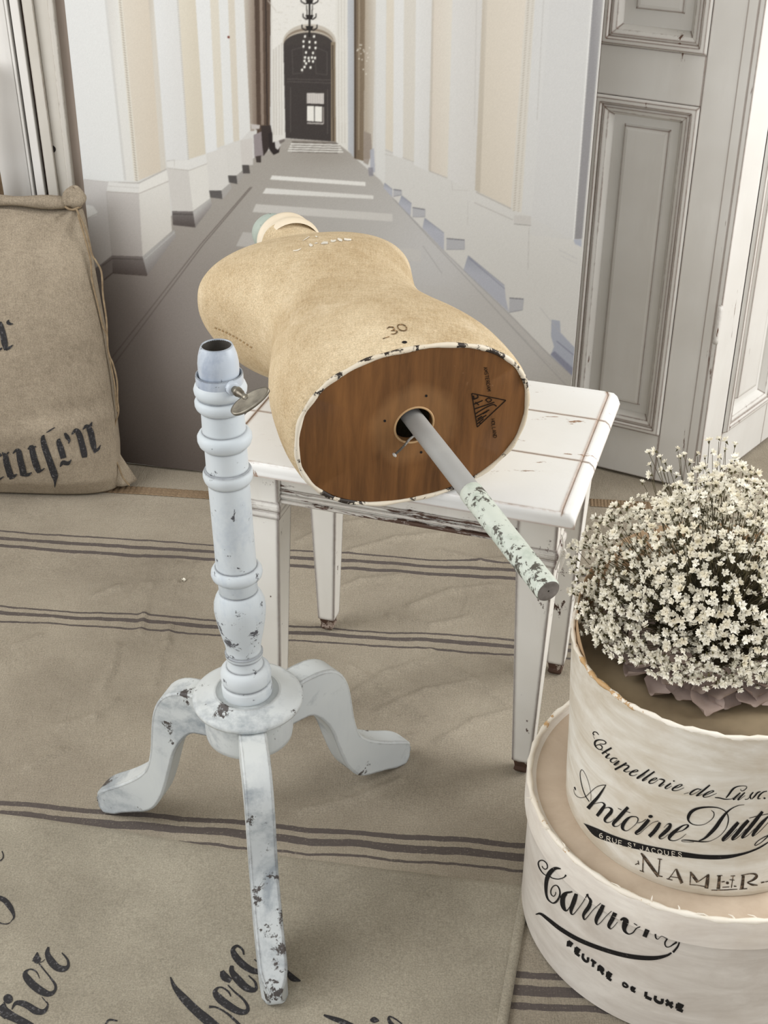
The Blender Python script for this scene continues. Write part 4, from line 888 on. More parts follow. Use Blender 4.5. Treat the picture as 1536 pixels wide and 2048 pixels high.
# ------------------------------------------------------------------ stacked hat boxes
def card(name, c0, c1, c2, streak=0.5):
    N = NT(name)
    g = N.noise(1.0, N.co((9, 9, 34)), 6, 0.65, 0.5); b = N.noise(7, detail=5, rough=0.65)
    col = N.mix(N.ramp(g, 0.36, 0.66), lin(c0), lin(c1))
    col = N.mix(N.math('MULTIPLY', N.ramp(b, 0.5, 0.78), streak), col, lin(c2))
    return N.done(col, 0.7, N.bump(g, 0.18, 0.002), 0.25)
CARD_LO = card('hatbox_cream', (192, 184, 174), (214, 208, 199), (174, 160, 146))
CARD_LID = card('hatbox_lid_cream', (212, 204, 194), (232, 226, 216), (196, 180, 160))
CARD_TOP = card('hatbox_lid_top', (186, 168, 148), (206, 190, 170), (160, 140, 118))
CARD_UP = card('hatbox_whitewash', (196, 186, 168), (224, 220, 210), (182, 164, 138), 0.7)
RIMW = paint('torn_rim', (238, 232, 220), (224, 214, 196), (150, 122, 86), 0.60, 0, 1, (30, 30, 30))
KRAFT = plain('kraft_lining', (176, 148, 116), 0.7, (150, 120, 88), 12)
LC = np.array([0.434, 1.405, 0.0]); LR = 0.2335; LLR = 0.2400; LZ = 0.226
lo = thing('round_hat_box', tuple(LC), 'large round cream hat box with a rimmed lid at the bottom of the stack', 'hat box')
bodyg = lathe([(LR * .97, .0005), (LR, .004), (LR, .09), (LR * .999, .205)], LC, (0, 0, 1), 128, False, True)
lob = obj('box_body', *bodyg, CARD_LO, lo, True); sharp(lob, 40)
lidg = lathe([(LLR * .99, .181), (LLR, .182), (LLR, .205), (LLR * 1.0, LZ - .004), (LLR * .996, LZ), (LLR * .985, LZ + .0012), (LLR * .972, LZ), (LLR * .966, LZ - .005), (LLR * .93, LZ - .007), (.002, LZ - .007)], LC, (0, 0, 1), 128)
lid = obj('box_lid', *lidg, CARD_LID, lo, True); sharp(lid, 50)
obj('lid_top', *lathe([(LLR * .962, LZ - .0062), (.002, LZ - .0062)], LC, (0, 0, 1), 96), CARD_TOP, lid, True)
obj('lid_rim', *tube([LC + np.array([LLR * .984 * math.cos(t), LLR * .984 * math.sin(t), LZ + .0004 + .0006 * math.sin(t * 23)]) for t in np.linspace(0, 2 * PI, 129)], [.0036 + .0009 * math.sin(i * 1.9) for i in range(129)], 8, False), RIMW, lid, True)
rr_ = np.random.RandomState(5); fr_ = []
for a in [-2.2, -2.05, -1.9, -1.75, -1.62, -1.5, -2.6, -2.75, -3.0]:
    p = LC + np.array([LLR * .975 * math.cos(a), LLR * .975 * math.sin(a), LZ]); q = p + np.array([rr_.uniform(-.02, .004), rr_.uniform(.0, .012), rr_.uniform(.002, .008)])
    fr_.append(tube([p, (p + q) / 2 + [0, 0, .002], q], [.0012, .0009, .0003], 5))
for _f in fr_: obj('frayed_paper', *_f, RIMW, lid)
lbv = bvh_of(*merge([bodyg, lidg]))
F_ = T(950, 1680, 5.12); G_ = T(1180, 1770, 6.98); Z3 = T(1020, 1380, 2.977)
car = [stroke_px(s, F_) for s in [
    [(690, 265, 7), (700, 285, 8), (725, 298, 10), (745, 278, 10), (735, 237, 10), (700, 208, 11), (665, 212, 11), (651, 240, 12), (665, 290, 11), (700, 340, 9), (745, 368, 8)],
    [(935, 355, 18), (915, 380, 10), (860, 398, 9), (800, 390, 10), (770, 372, 10)],
    [(880, 292, 10), (830, 288, 30), (790, 312, 44), (758, 352, 46), (738, 405, 40), (730, 470, 34), (732, 545, 24), (750, 605, 16), (795, 643, 12), (832, 632, 20), (862, 590, 18), (873, 540, 14), (862, 490, 12), (835, 462, 10), (800, 476, 10), (779, 520, 10), (786, 560, 9), (810, 574, 8), (828, 550, 7), (828, 530, 6)],
    [(875, 590, 12), (920, 545, 24), (1000, 527, 14)], [(940, 545, 24), (905, 590, 46), (900, 650, 48), (915, 700, 34), (940, 722, 14), (975, 680, 8), (1010, 600, 7), (1030, 550, 8)],
    [(1040, 548, 34), (1018, 620, 46), (990, 700, 38), (988, 750, 18), (1012, 756, 9), (1060, 700, 7), (1110, 630, 7), (1150, 562, 10)],
    [(1150, 550, 24), (1162, 580, 14), (1186, 622, 30), (1168, 682, 40), (1132, 732, 38), (1112, 772, 26), (1122, 812, 12), (1150, 790, 8), (1220, 705, 7), (1290, 645, 8)]]]
car += [stroke_px(s, G_) for s in [[(190, 275, 50), (145, 370, 66), (92, 480, 52), (100, 548, 14), (150, 522, 10), (230, 430, 9), (305, 360, 10)], [(355, 385, 62), (315, 470, 62), (268, 560, 50), (290, 608, 12), (340, 572, 9), (388, 512, 8)],
    [(425, 485, 20), (470, 470, 50), (500, 505, 84), (482, 580, 70), (490, 640, 40), (540, 680, 16), (600, 662, 16), (650, 602, 16), (705, 578, 12)], [(615, 532, 10), (660, 560, 12)], [(805, 618, 66), (762, 720, 62)],
    [(915, 680, 24), (920, 730, 20), (950, 752, 8), (1000, 712, 8), (1070, 742, 8)], [(1082, 742, 20), (1048, 800, 22), (1062, 855, 14), (1110, 858, 12), (1170, 820, 22), (1212, 792, 26)], [(1250, 795, 20), (1222, 860, 26), (1160, 935, 32)]]]
car += [stroke_px([(155, 1335, 5), (185, 1332, 14), (230, 1365, 20), (300, 1420, 24), (400, 1480, 25), (520, 1530, 25), (650, 1570, 26), (760, 1590, 27), (860, 1594, 24), (930, 1580, 15), (962, 1563, 10)], Z3)]
obj('brand_script', *lay(car, lbv), BLACK, lob)
fl = []
for ch, o_ in zip('FEUTRE', [(952, 1088), (1028, 1152), (1104, 1216), (1184, 1278), (1264, 1338), (1352, 1402)]): fl += block(ch, o_, (50, 38), (7, -56), 25, F_)
for ch, o_ in zip('DE', [(462, 1402), (576, 1462)]): fl += block(ch, o_, (64, 35), (4, -48), 27, G_)
for ch, o_ in zip('LUXE', [(776, 1556), (908, 1612), (1056, 1668), (1212, 1722)]): fl += block(ch, o_, (94, 42), (10, -70), 42, G_)
obj('capital_lettering', *lay(fl, lbv), BLACK, lob)

UB = np.array([0.420, 1.388, LZ - .0060]); UT = np.array([0.4255, 1.410, 0.461]); UA = UT - UB; UH = np.linalg.norm(UA)
up = thing('round_hat_box', tuple(UB), 'smaller round whitewashed hat box with a dark address banner holding the flowers', 'hat box')
wob = lambda th, t: 0.004 * math.sin(3 * th + 1) * t / UH
upg = lathe([(.1735, .0), (.1752, .003), (.1768, .03), (.180, .10), (.185, .17), (.1885, UH - .006), (.1895, UH), (.1880, UH + .001), (.1845, UH - .002), (.1835, UH - .020)], UB, UA, 128, False, True, wob, True)
upb = obj('box_body', *upg, CARD_UP, up, True); sharp(upb, 50)
GOLD = plain('aged_varnish', (150, 134, 108), 0.6, (112, 98, 78), 9)
obj('sunken_lid', *lathe([(.1838, UH - .018), (.176, UH - .021), (.165, UH - .0215), (.002, UH - .0215)], UB, UA, 96, level=True), GOLD, up, True)
obj('torn_rim', *tube([UB + UA / UH * (UH + .0005 + .001 * math.sin(t * 19)) + np.array([.1872 * math.cos(t), .1872 * math.sin(t), 0]) for t in np.linspace(0, 2 * PI, 129)], [.0030 + .0009 * math.sin(i * 2.3) for i in range(129)], 8, False), RIMW, up, True)
V = []; Fc = []; tt = np.linspace(math.radians(-8), math.radians(196), 60)
for i, t in enumerate(tt):
    h = .060 * math.sin((t - tt[0]) / (tt[-1] - tt[0]) * PI) ** .8
    for (rr2, zz2) in ((.1835, -.018), (.1840, h * .5), (.1845, h), (.1832, h), (.1825, -.018)):
        V.append(UT + np.array([rr2 * math.cos(t), rr2 * math.sin(t), zz2]))
    if i:
        for k in range(4): Fc.append(((i - 1) * 5 + k, i * 5 + k, i * 5 + k + 1, (i - 1) * 5 + k + 1))
obj('paper_lining', V, Fc, KRAFT, up, True)
ubv = bvh_of(*upg)
A_ = T(1140, 1520, 7.68); B_ = T(1336, 1560, 7.68); C_ = T(1160, 1640, 7.68); D_ = T(1170, 1440, 7.68); E_ = T(1336, 1680, 7.68)
ant = [stroke_px(s, A_) for s in [
    [(72, 412, 16), (82, 435, 18), (92, 462, 8)], [(62, 440, 4), (75, 510, 5), (120, 562, 7), (180, 578, 8), (250, 555, 8), (320, 490, 9), (400, 420, 9), (480, 386, 10), (560, 380, 10)],
    [(300, 635, 11), (245, 555, 11), (200, 440, 10), (170, 310, 9), (160, 200, 8), (185, 148, 8), (225, 190, 5), (275, 300, 5), (310, 430, 5), (328, 540, 5), (322, 630, 5)], [(555, 382, 8), (500, 470, 28), (430, 570, 42), (350, 660, 52), (280, 742, 60)],
    [(370, 675, 6), (430, 656, 8), (500, 650, 14), (535, 690, 34), (500, 750, 52), (460, 805, 52), (418, 856, 46)], [(520, 745, 8), (590, 725, 14), (640, 750, 34), (632, 800, 52), (588, 850, 52), (545, 900, 44), (542, 938, 26), (580, 958, 12), (640, 940, 8), (690, 895, 7)],
    [(895, 722, 46), (820, 805, 56), (740, 895, 56), (672, 970, 46), (682, 1014, 18), (740, 1010, 9), (795, 968, 7)], [(742, 740, 9), (795, 762, 9)], [(860, 785, 8), (930, 806, 9)],
    [(1020, 868, 12), (940, 868, 20), (875, 912, 44), (822, 980, 56), (810, 1040, 46), (840, 1078, 18), (890, 1078, 9), (960, 1030, 7), (1030, 960, 12), (1048, 900, 16), (1018, 866, 12)], [(1040, 965, 8), (1110, 945, 9), (1170, 905, 9)],
    [(1215, 912, 50), (1150, 990, 58), (1072, 1070, 52), (1015, 1112, 38), (1032, 1138, 14), (1080, 1120, 8), (1170, 1040, 7), (1270, 960, 7), (1360, 932, 9)], [(1385, 955, 40), (1350, 1020, 58), (1290, 1100, 58), (1218, 1170, 54)]]] + [dot_px((1240, 863), 35, A_, 24)]
ant += [stroke_px([(1290, 115, 6), (1345, 60, 10), (1390, 62, 36), (1368, 120, 58), (1292, 195, 56), (1228, 252, 40), (1236, 284, 14), (1290, 272, 8), (1360, 215, 7)], C_)]
ant += [stroke_px(s, B_) for s in [[(120, 805, 8), (230, 768, 14), (308, 705, 30), (292, 682, 14), (220, 702, 22), (120, 775, 50), (42, 845, 58), (20, 892, 42), (42, 922, 16), (120, 924, 10), (210, 882, 8), (280, 822, 6)],
    [(665, 460, 7), (705, 500, 13), (700, 560, 13), (650, 620, 9), (560, 675, 8), (460, 690, 9), (370, 670, 14), (318, 622, 26), (315, 560, 48), (352, 492, 50), (430, 442, 38), (540, 417, 26), (680, 412, 18), (800, 432, 13), (890, 487, 13), (923, 560, 16), (923, 640, 16), (890, 740, 11), (820, 830, 8), (740, 890, 6), (640, 935, 8), (540, 944, 16), (420, 934, 20), (300, 920, 16), (220, 920, 10), (222, 940, 8), (300, 947, 7), (400, 948, 7)],
    [(1170, 375, 6), (1080, 387, 9), (980, 432, 16), (890, 505, 32), (812, 605, 52), (740, 712, 58), (650, 812, 50), (560, 892, 30), (470, 932, 12)],
    [(1080, 645, 46), (1010, 725, 58), (912, 835, 58), (845, 905, 46), (852, 930, 14), (920, 890, 8), (1060, 745, 7)], [(1235, 615, 46), (1150, 705, 58), (1052, 825, 56), (990, 892, 42), (1002, 914, 14), (1080, 870, 8), (1200, 745, 7)],
    [(1450, 480, 40), (1360, 595, 54), (1242, 742, 54), (1145, 862, 42), (1152, 884, 14), (1230, 842, 8), (1330, 742, 7)], [(1245, 582, 9), (1360, 552, 9), (1540, 515, 9)], [(1540, 552, 20), (1440, 655, 50), (1352, 762, 54), (1300, 838, 38), (1312, 854, 10), (1400, 792, 7), (1540, 645, 7)],
    [(1540, 842, 12), (1460, 880, 11), (1380, 932, 11), (1332, 985, 14), (1346, 1000, 10), (1420, 962, 9), (1500, 892, 14), (1545, 845, 18)]]]
ant += [stroke_px(s, D_) for s in [
    [(215, 225, 8), (180, 186, 13), (142, 181, 14), (127, 205, 13), (145, 230, 16)], [(127, 232, 4), (152, 292, 4)],
    [(230, 362, 8), (300, 368, 12), (326, 345, 15), (290, 312, 13), (220, 302, 18), (168, 322, 28), (154, 362, 26), (172, 410, 15), (220, 448, 12), (263, 438, 13), (263, 400, 15), (225, 377, 13), (182, 387, 11), (166, 412, 9)],
    [(240, 456, 8), (285, 462, 7)], [(412, 424, 26), (330, 472, 30), (265, 514, 28)], [(305, 480, 6), (350, 520, 8)], [(382, 516, 22), (345, 548, 28), (326, 568, 24), (350, 584, 9), (392, 580, 8)],
    [(500, 590, 12), (440, 582, 18), (398, 610, 24), (402, 638, 14), (440, 650, 8), (500, 612, 7)], [(530, 626, 26), (472, 668, 28), (452, 682, 18), (480, 690, 8), (525, 660, 7)], [(642, 655, 26), (550, 710, 30), (462, 758, 30)],
    [(560, 700, 7), (640, 690, 12), (676, 706, 22), (655, 736, 26), (612, 764, 26), (604, 780, 18), (640, 795, 9), (700, 780, 7)], [(700, 802, 7), (780, 792, 11), (818, 775, 15), (790, 762, 11), (730, 787, 24), (692, 820, 26), (702, 845, 16), (750, 850, 9), (805, 830, 7)],
    [(990, 757, 22), (900, 822, 28), (812, 880, 26), (816, 895, 11), (870, 870, 7), (930, 832, 6)], [(1072, 787, 22), (980, 852, 28), (892, 915, 26), (902, 930, 11), (960, 900, 7)], [(990, 932, 7), (1070, 916, 11), (1108, 892, 15), (1075, 887, 11), (1020, 917, 24), (988, 950, 26), (1002, 970, 14), (1060, 960, 9), (1130, 912, 7)],
    [(1140, 905, 9), (1180, 906, 20), (1222, 927, 24), (1190, 966, 26), (1143, 1004, 26), (1160, 1015, 9), (1220, 982, 7)], [(1322, 967, 22), (1252, 1016, 28), (1234, 1040, 20), (1260, 1050, 9), (1335, 1010, 7)],
    [(1350, 1042, 7), (1430, 1032, 11), (1494, 996, 16), (1460, 987, 11), (1390, 1022, 24), (1344, 1060, 26), (1362, 1080, 13), (1430, 1075, 9), (1525, 1035, 7)]]] + [dot_px((1368, 933), 15, D_, 10)]
ant += [stroke_px(s, B_) for s in [[(510, 142, 10), (450, 133, 14), (372, 172, 26), (338, 210, 22), (370, 220, 9), (450, 182, 7), (520, 132, 7)], [(645, 72, 20), (560, 142, 28), (452, 226, 26), (442, 240, 11), (490, 230, 7), (535, 208, 6)], [(245, 210, 6), (320, 190, 7)],
    [(545, 240, 7), (640, 202, 11), (704, 167, 16), (670, 162, 11), (600, 192, 22), (544, 236, 26), (562, 260, 11), (640, 245, 9), (750, 200, 6)], [(720, 266, 11), (790, 271, 17), (870, 290, 15), (960, 290, 9), (1005, 268, 7)],
    [(890, 270, 13), (932, 220, 26), (990, 142, 28), (1050, 102, 17), (1130, 87, 9), (1200, 92, 9), (1204, 120, 12), (1160, 158, 11), (1122, 160, 9), (1116, 132, 9)], [(1110, 192, 16), (1052, 242, 24), (1003, 290, 22), (1030, 290, 7), (1110, 222, 6)], [(1180, 187, 16), (1122, 242, 24), (1074, 295, 22), (1100, 295, 7), (1185, 230, 6)],
    [(1308, 182, 16), (1262, 240, 24), (1272, 290, 18)], [(1180, 295, 12), (1230, 282, 9), (1310, 182, 12)], [(1420, 172, 12), (1372, 192, 22), (1332, 240, 22), (1285, 290, 9)], [(1520, 167, 12), (1460, 182, 16), (1402, 230, 24), (1378, 280, 18), (1420, 280, 7)]]] + [dot_px((1480, 275), 17, B_, 13)]
obj('brand_script', *lay(ant, ubv), BLACK, upb)
def P2(tr, pts): return np.array([tr(p)[:2] for p in pts])
topb = spline(np.vstack([P2(C_, [(60, 45), (280, 130), (500, 225), (750, 310), (1000, 375), (1250, 425)]), P2(B_, [(0, 1058), (200, 1095), (500, 1140), (750, 1150), (950, 1143), (1150, 1112), (1300, 1066), (1420, 1012), (1540, 940)])]), 5)
botb = spline(np.vstack([P2(C_, [(62, 48), (235, 246), (500, 345), (750, 415), (1000, 470), (1250, 522)]), P2(B_, [(0, 1158), (200, 1178), (500, 1207), (750, 1215), (950, 1196), (1150, 1146), (1300, 1094), (1420, 1038), (1540, 960)])]), 5)
obj('address_banner', *lay([(topb, botb)], ubv), BLACK, upb)
bl = []
for ch, o_, sc in [('6', (308, 258), 1), ('.', (388, 292), 1), ('R', (424, 312), 1), ('U', (512, 338), 1), ('E', (604, 372), 1), ('S', (744, 404), 1), ('T', (832, 392), .55), ('J', (926, 446), 1), ('A', (1016, 468), 1), ('C', (1110, 488), 1), ('Q', (1206, 508), 1), ('U', (1306, 522), 1), ('E', (1418, 540), 1), ('S', (1512, 550), 1)]:
    bl += block(ch, o_, (56 * sc, 15 * sc), (-3, -70 * sc), 10, C_)
obj('banner_lettering', *lay(bl, ubv, .0013), plain('banner_cream', (214, 206, 190), 0.7), upb)
nam = [stroke_px(s, C_, 3) for s in [[(975, 560, 16), (965, 790, 18)], [(940, 505, 20), (985, 560, 42), (1100, 720, 48), (1205, 862, 44)], [(1228, 605, 18), (1206, 850, 20)], [(1195, 592, 14), (1262, 602, 14)], [(920, 770, 12), (985, 795, 12)], [(1200, 855, 14), (1270, 865, 16)], [(850, 680, 14), (905, 660, 14)], [(895, 620, 14), (905, 680, 14)]]]
nam += [stroke_px(s, E_, 3) for s in [[(120, 442, 12), (60, 530, 13), (8, 595, 16)], [(128, 440, 26), (165, 540, 44), (215, 660, 48)], [(-20, 590, 12), (70, 612, 14)], [(45, 560, 10), (160, 575, 12)], [(350, 482, 16), (340, 685, 16)], [(345, 485, 22), (395, 560, 46), (455, 642, 42)], [(455, 642, 14), (630, 522, 16)], [(615, 528, 44), (605, 630, 54), (588, 738, 60)], [(330, 682, 10), (450, 690, 10), (560, 712, 14)],
    [(790, 540, 44), (782, 640, 46), (772, 748, 56)], [(750, 545, 12), (835, 540, 12)], [(1000, 545, 14), (972, 730, 14)], [(960, 550, 12), (1030, 545, 12)], [(665, 766, 12), (850, 764, 14), (1065, 752, 10)], [(835, 722, 12), (940, 716, 12)], [(820, 640, 12), (870, 632, 16)], [(945, 605, 12), (1020, 612, 12)], [(1010, 705, 18), (1050, 708, 14)],
    [(1155, 540, 44), (1146, 640, 46), (1132, 742, 56)], [(1120, 540, 12), (1250, 515, 14), (1335, 520, 30), (1356, 560, 46), (1300, 612, 28), (1215, 648, 12)], [(1215, 650, 14), (1290, 682, 30), (1375, 690, 12)], [(1095, 752, 12), (1215, 742, 14)], [(1425, 652, 18), (1480, 640, 16)], [(1490, 640, 12), (1540, 628, 14)]]] + [dot_px((912, 655), 24, E_, 20)]
obj('town_lettering', *lay(nam, ubv), ink_mat('faded_ink', (62, 52, 42), 0.5), upb)

# ------------------------------------------------------------------ mauve fabric petals and baby's breath on the upper box
MAUVE = plain('mauve_fabric', (190, 172, 162), 0.85, (170, 151, 142), 30)
PC = UT + np.array([0.0, 0.0, -0.0205])
wre = thing('fabric_flower', tuple(PC), 'dusty mauve fabric petals fanned under the dried flowers', 'fabric flower')
def petal_mesh(L, W, cup, curl):
    V = []; Fc = []
    for i in range(6):
        t = i / 5; w_ = W * (max(.03, 1 - ((t - .58) / .60) ** 2) ** .6 if t < .99 else .28)
        for j in range(5):
            s = (j - 2) / 2
            V.append((s * w_, t * L, cup * s * s * W * 2 + curl * t * t * L))
    for i in range(5):
        for j in range(4): Fc.append((i * 5 + j, i * 5 + j + 1, (i + 1) * 5 + j + 1, (i + 1) * 5 + j))
    me = bpy.data.meshes.new('petal'); me.from_pydata(V, [], Fc); me.materials.append(MAUVE)
    me.polygons.foreach_set('use_smooth', [True] * len(me.polygons)); return me
PM = [petal_mesh(.044, .021, .16, -.12), petal_mesh(.040, .023, .12, -.02), petal_mesh(.046, .020, .20, -.06)]
rp = random.Random(11)
for ringi, (rad0, n, zh, tilt) in enumerate([(.094, 24, .006, .02), (.086, 22, .014, .08), (.074, 20, .024, .16)]):
    for k in range(n):
        a = 2 * PI * (k + .5 * ringi) / n + rp.uniform(-.1, .1)
        o = bpy.data.objects.new('petal', rp.choice(PM)); COL.objects.link(o); o.parent = wre
        r0 = rad0 + rp.uniform(-.008, .006); o.location = (r0 * math.cos(a) - .01, r0 * math.sin(a) + .012, zh + rp.uniform(0, .005))
        o.rotation_euler = (tilt + rp.uniform(-.12, .12), rp.uniform(-.35, .35), a - PI / 2 + rp.uniform(-.3, .3)); s = rp.uniform(.85, 1.12); o.scale = (s, s, s)
BC = np.array([0.410, 1.428, 0.486])
bq = thing('flower_bouquet', (BC[0], BC[1], PC[2] + .03), "dried white baby's breath bouquet on the upper hat box", 'flowers')
def petalwhite(name, a, b):
    N = NT(name); oi = N.n('ShaderNodeObjectInfo')
    col = N.mix(oi.outputs['Random'], lin(a), lin(b)); return N.done(col, 0.8, None, 0.15)
BLW = petalwhite('blossom_white', (252, 249, 238), (236, 228, 206)); CALYX = plain('calyx', (92, 86, 56), 0.9, (66, 60, 40), 60)
def blossom_geo(seed, r):
    g = random.Random(seed); V = []; Fc = []; Mi = []
    for (n, tilt, k) in ((6, .35, 1.0), (5, .95, .8)):
        for i in range(n):
            a = 2 * PI * i / n + g.uniform(-.25, .25); t = tilt + g.uniform(-.25, .25); w_ = .62 * k * g.uniform(.8, 1.15)
            c, s = math.cos(a), math.sin(a); ct, st = math.cos(t), math.sin(t)
            def P(l, q, h): return ((c * (l * ct) - s * q) * r, (s * (l * ct) + c * q) * r, (l * st + h) * r)
            o = len(V); V += [P(.08, 0, 0), P(.62 * k, -w_ * .5, .05), P(1.0 * k, 0, .12), P(.62 * k, w_ * .5, .05)]
            Fc += [(o, o + 1, o + 2), (o, o + 2, o + 3)]; Mi += [0, 0]
    o = len(V); V += [(-.28 * r, -.1 * r, -.05 * r), (.28 * r, -.1 * r, -.05 * r), (0, .3 * r, -.05 * r), (0, 0, -.85 * r)]
    Fc += [(o, o + 1, o + 3), (o + 1, o + 2, o + 3), (o + 2, o, o + 3)]; Mi += [1] * 3
    return np.array(V), Fc, Mi
BG = [blossom_geo(s, 1.0) for s in range(5)]
BM = []
for (V, Fc, Mi) in BG:
    me = bpy.data.meshes.new('blossom'); me.from_pydata(V.tolist(), [], Fc); me.materials.append(BLW); me.materials.append(CALYX); me.polygons.foreach_set('material_index', Mi); BM.append(me)
rb = np.random.RandomState(21)
ER = np.array([.170, .146, .168])
pts = []
lobes = [(rb.randn(3)) for _ in range(14)]; lobes = [l / np.linalg.norm(l) for l in lobes]
while len(pts) < 3200:
    d = rb.randn(3); d /= np.linalg.norm(d)
    if d[2] < -.38: continue
    k = rb.uniform(.80, 1.0) if rb.rand() < .72 else rb.uniform(.45, .85)
    lump = sum(math.exp(-((1 - d @ l) / .09)) for l in lobes); k *= 0.93 + .09 * lump
    hz = 1.0 + 0.22 * max(0, d[2]) ** 3
    P = BC + d * ER * k * np.array([1, 1, hz])
    if P[2] < PC[2] + .030: P[2] = PC[2] + .030 + rb.uniform(0, .02)
    pts.append((P, d))
spr = [(1297, 905), (1310, 903), (1320, 915), (1300, 930), (1355, 898), (1368, 910), (1418, 882), (1438, 878), (1452, 882), (1472, 912), (1480, 935), (1488, 942), (1503, 983), (1395, 908), (1228, 1030), (1215, 1050), (1150, 1098), (1405, 930), (1425, 905), (1440, 915), (1462, 925), (1340, 940), (1380, 925), (1325, 940), (1165, 1085), (1195, 1062), (1140, 1180), (1470, 890), (1490, 960), (1505, 1010), (1360, 915), (1330, 925), (1450, 900), (1410, 915), (1432, 930), (1385, 940), (1300, 950), (1285, 965), (1490, 1000), (1500, 1030)]
for p in spr:
    d = np.array([0, .2, 1.0]); P = onp(p[0], p[1], (0, 1.50 + rb.uniform(-.03, .03), 0), np.array([0, 1.0, 0])); pts.append((P, (P - BC) / np.linalg.norm(P - BC)))
sc_ = []
for (P, d) in pts:
    vis = np.dot(d, (O - P) / np.linalg.norm(O - P)); u, v = proj(P)
    sc_.append((1 if (0 < u < 1536 and 0 < v < 2048) else -2) + vis + 2.0 * np.linalg.norm((P - BC) / ER))
order = np.argsort(sc_)[::-1]
singles = set(order[:300].tolist())
SVb = []; SFb = []; SM = []
for i, (P, d) in enumerate(pts):
    g = i % 5; s = rb.uniform(.0046, .0072); q = (Vector(d) + Vector(rb.randn(3) * .45)).to_track_quat('Z', 'Y')
    if i in singles:
        o = bpy.data.objects.new('blossom', BM[g]); COL.objects.link(o); o.parent = bq; o.location = P - ORG[bq.name]; o.rotation_euler = q.to_euler(); o.scale = (s, s, s)
    else:
        R3 = np.array(q.to_matrix()); o_ = len(SVb); SVb += (P + (BG[g][0] * s) @ R3.T).tolist(); SFb += [[a + o_ for a in f] for f in BG[g][1]]; SM += BG[g][2]
ob = obj('small_blossoms', SVb, SFb, BLW, bq); ob.data.materials.append(CALYX); ob.data.polygons.foreach_set('material_index', SM); tag(ob, kind='stuff')
stm = []
root = np.array([BC[0], BC[1], PC[2] + .012])
for i in list(range(0, 3200, 4)) + list(range(3200, len(pts))):
    P, d = pts[i]; m_ = root + (P - root) * .55 + rb.randn(3) * .008; m_[2] = max(m_[2], PC[2] + .02)
    if i < 3200: P = root + (P - root) * .86
    stm.append(tube([root + rb.randn(3) * [.02, .02, .004] + [0, 0, .01], m_, P - d * .003], [.0009, .0007, .0004], 3, False))
ob = obj('stems', *merge(stm), plain('dry_stems', (92, 84, 60), 0.9, (60, 54, 38), 50), bq); tag(ob, kind='stuff')

# ------------------------------------------------------------------ linen sack standing at the left
SY0 = 2.56
zz_ = np.array([0, .03, .10, .20, .30, .40, .48, .54, .585, .605])
px_r = [(238, 965), (241, 940), (239, 885), (231, 815), (221, 735), (209, 650), (196, 575), (183, 500), (172, 440), (164, 412)]
yc_ = np.array([2.560, 2.560, 2.558, 2.560, 2.568, 2.578, 2.588, 2.597, 2.604, 2.607])
xr_ = np.array([onp(p[0], p[1], (0, yc_[i], 0), np.array([0, 1.0, 0]))[0] for i, p in enumerate(px_r)])
zr_ = np.array([onp(p[0], p[1], (0, yc_[i], 0), np.array([0, 1.0, 0]))[2] for i, p in enumerate(px_r)]); zr_[0] = 0.004
th_ = np.array([.052, .062, .072, .074, .070, .062, .052, .040, .022, .010])
xl_ = np.array([-1.10, -1.11, -1.115, -1.11, -1.10, -1.09, -1.08, -1.07, -1.06, -1.05])
NV, NU = 90, 120
vv = np.linspace(0, 1, NV)
zi = np.interp(vv, np.linspace(0, 1, 10), zr_); 
gi = lambda arr: np.interp(vv, np.linspace(0, 1, 10), arr)
XR, XL, YC, THk = gi(xr_), gi(xl_), gi(yc_), gi(th_)
knot = onp(148, 396, (0, 2.60, 0), np.array([0, 1.0, 0]))
V = []
for i in range(NV):
    for j in range(NU):
        a = 2 * PI * j / NU; c, s = math.cos(a), math.sin(a)
        x = (XR[i] + XL[i]) / 2 + (XR[i] - XL[i]) / 2 * math.copysign(abs(c) ** .42, c)
        y = YC[i] + (-THk[i] * abs(s) ** .75 if s < 0 else THk[i] * .8 * abs(s) ** .75)
        z = zi[i]
        if s < 0:   # soft folds of the filled cloth
            y -= .006 * math.sin(9 * x + 14 * z) * abs(s) + .004 * math.exp(-((z - .17 - .12 * (x + .7)) / .022) ** 2) - .004 * math.exp(-((z - .20 - .12 * (x + .7)) / .02) ** 2)
            dk_ = math.hypot(x - knot[0], z - knot[2]); y -= .006 * math.sin(math.atan2(z - knot[2], x - knot[0]) * 9) * math.exp(-dk_ / .07)
            z -= .012 * math.exp(-((x - knot[0] + .05) / .06) ** 2) * (vv[i] ** 6)
        if vv[i] < .12: y += .012 * (.12 - vv[i]) / .12 * (1 if s < 0 else 0)
        V.append((x, y, z))
Fc = [(i * NU + j, i * NU + (j + 1) % NU, (i + 1) * NU + (j + 1) % NU, (i + 1) * NU + j) for i in range(NV - 1) for j in range(NU)]
Fc += [list(range(NU))[::-1], [(NV - 1) * NU + j for j in range(NU)]]
sk = thing('linen_sack', (-.85, 2.56, 0), 'plump beige linen sack with black gothic lettering, tied at its corner', 'sack')
skb = obj('sack_body', V, Fc, LINEN_SACK, sk, True)
sbv = bvh_of(V, Fc)
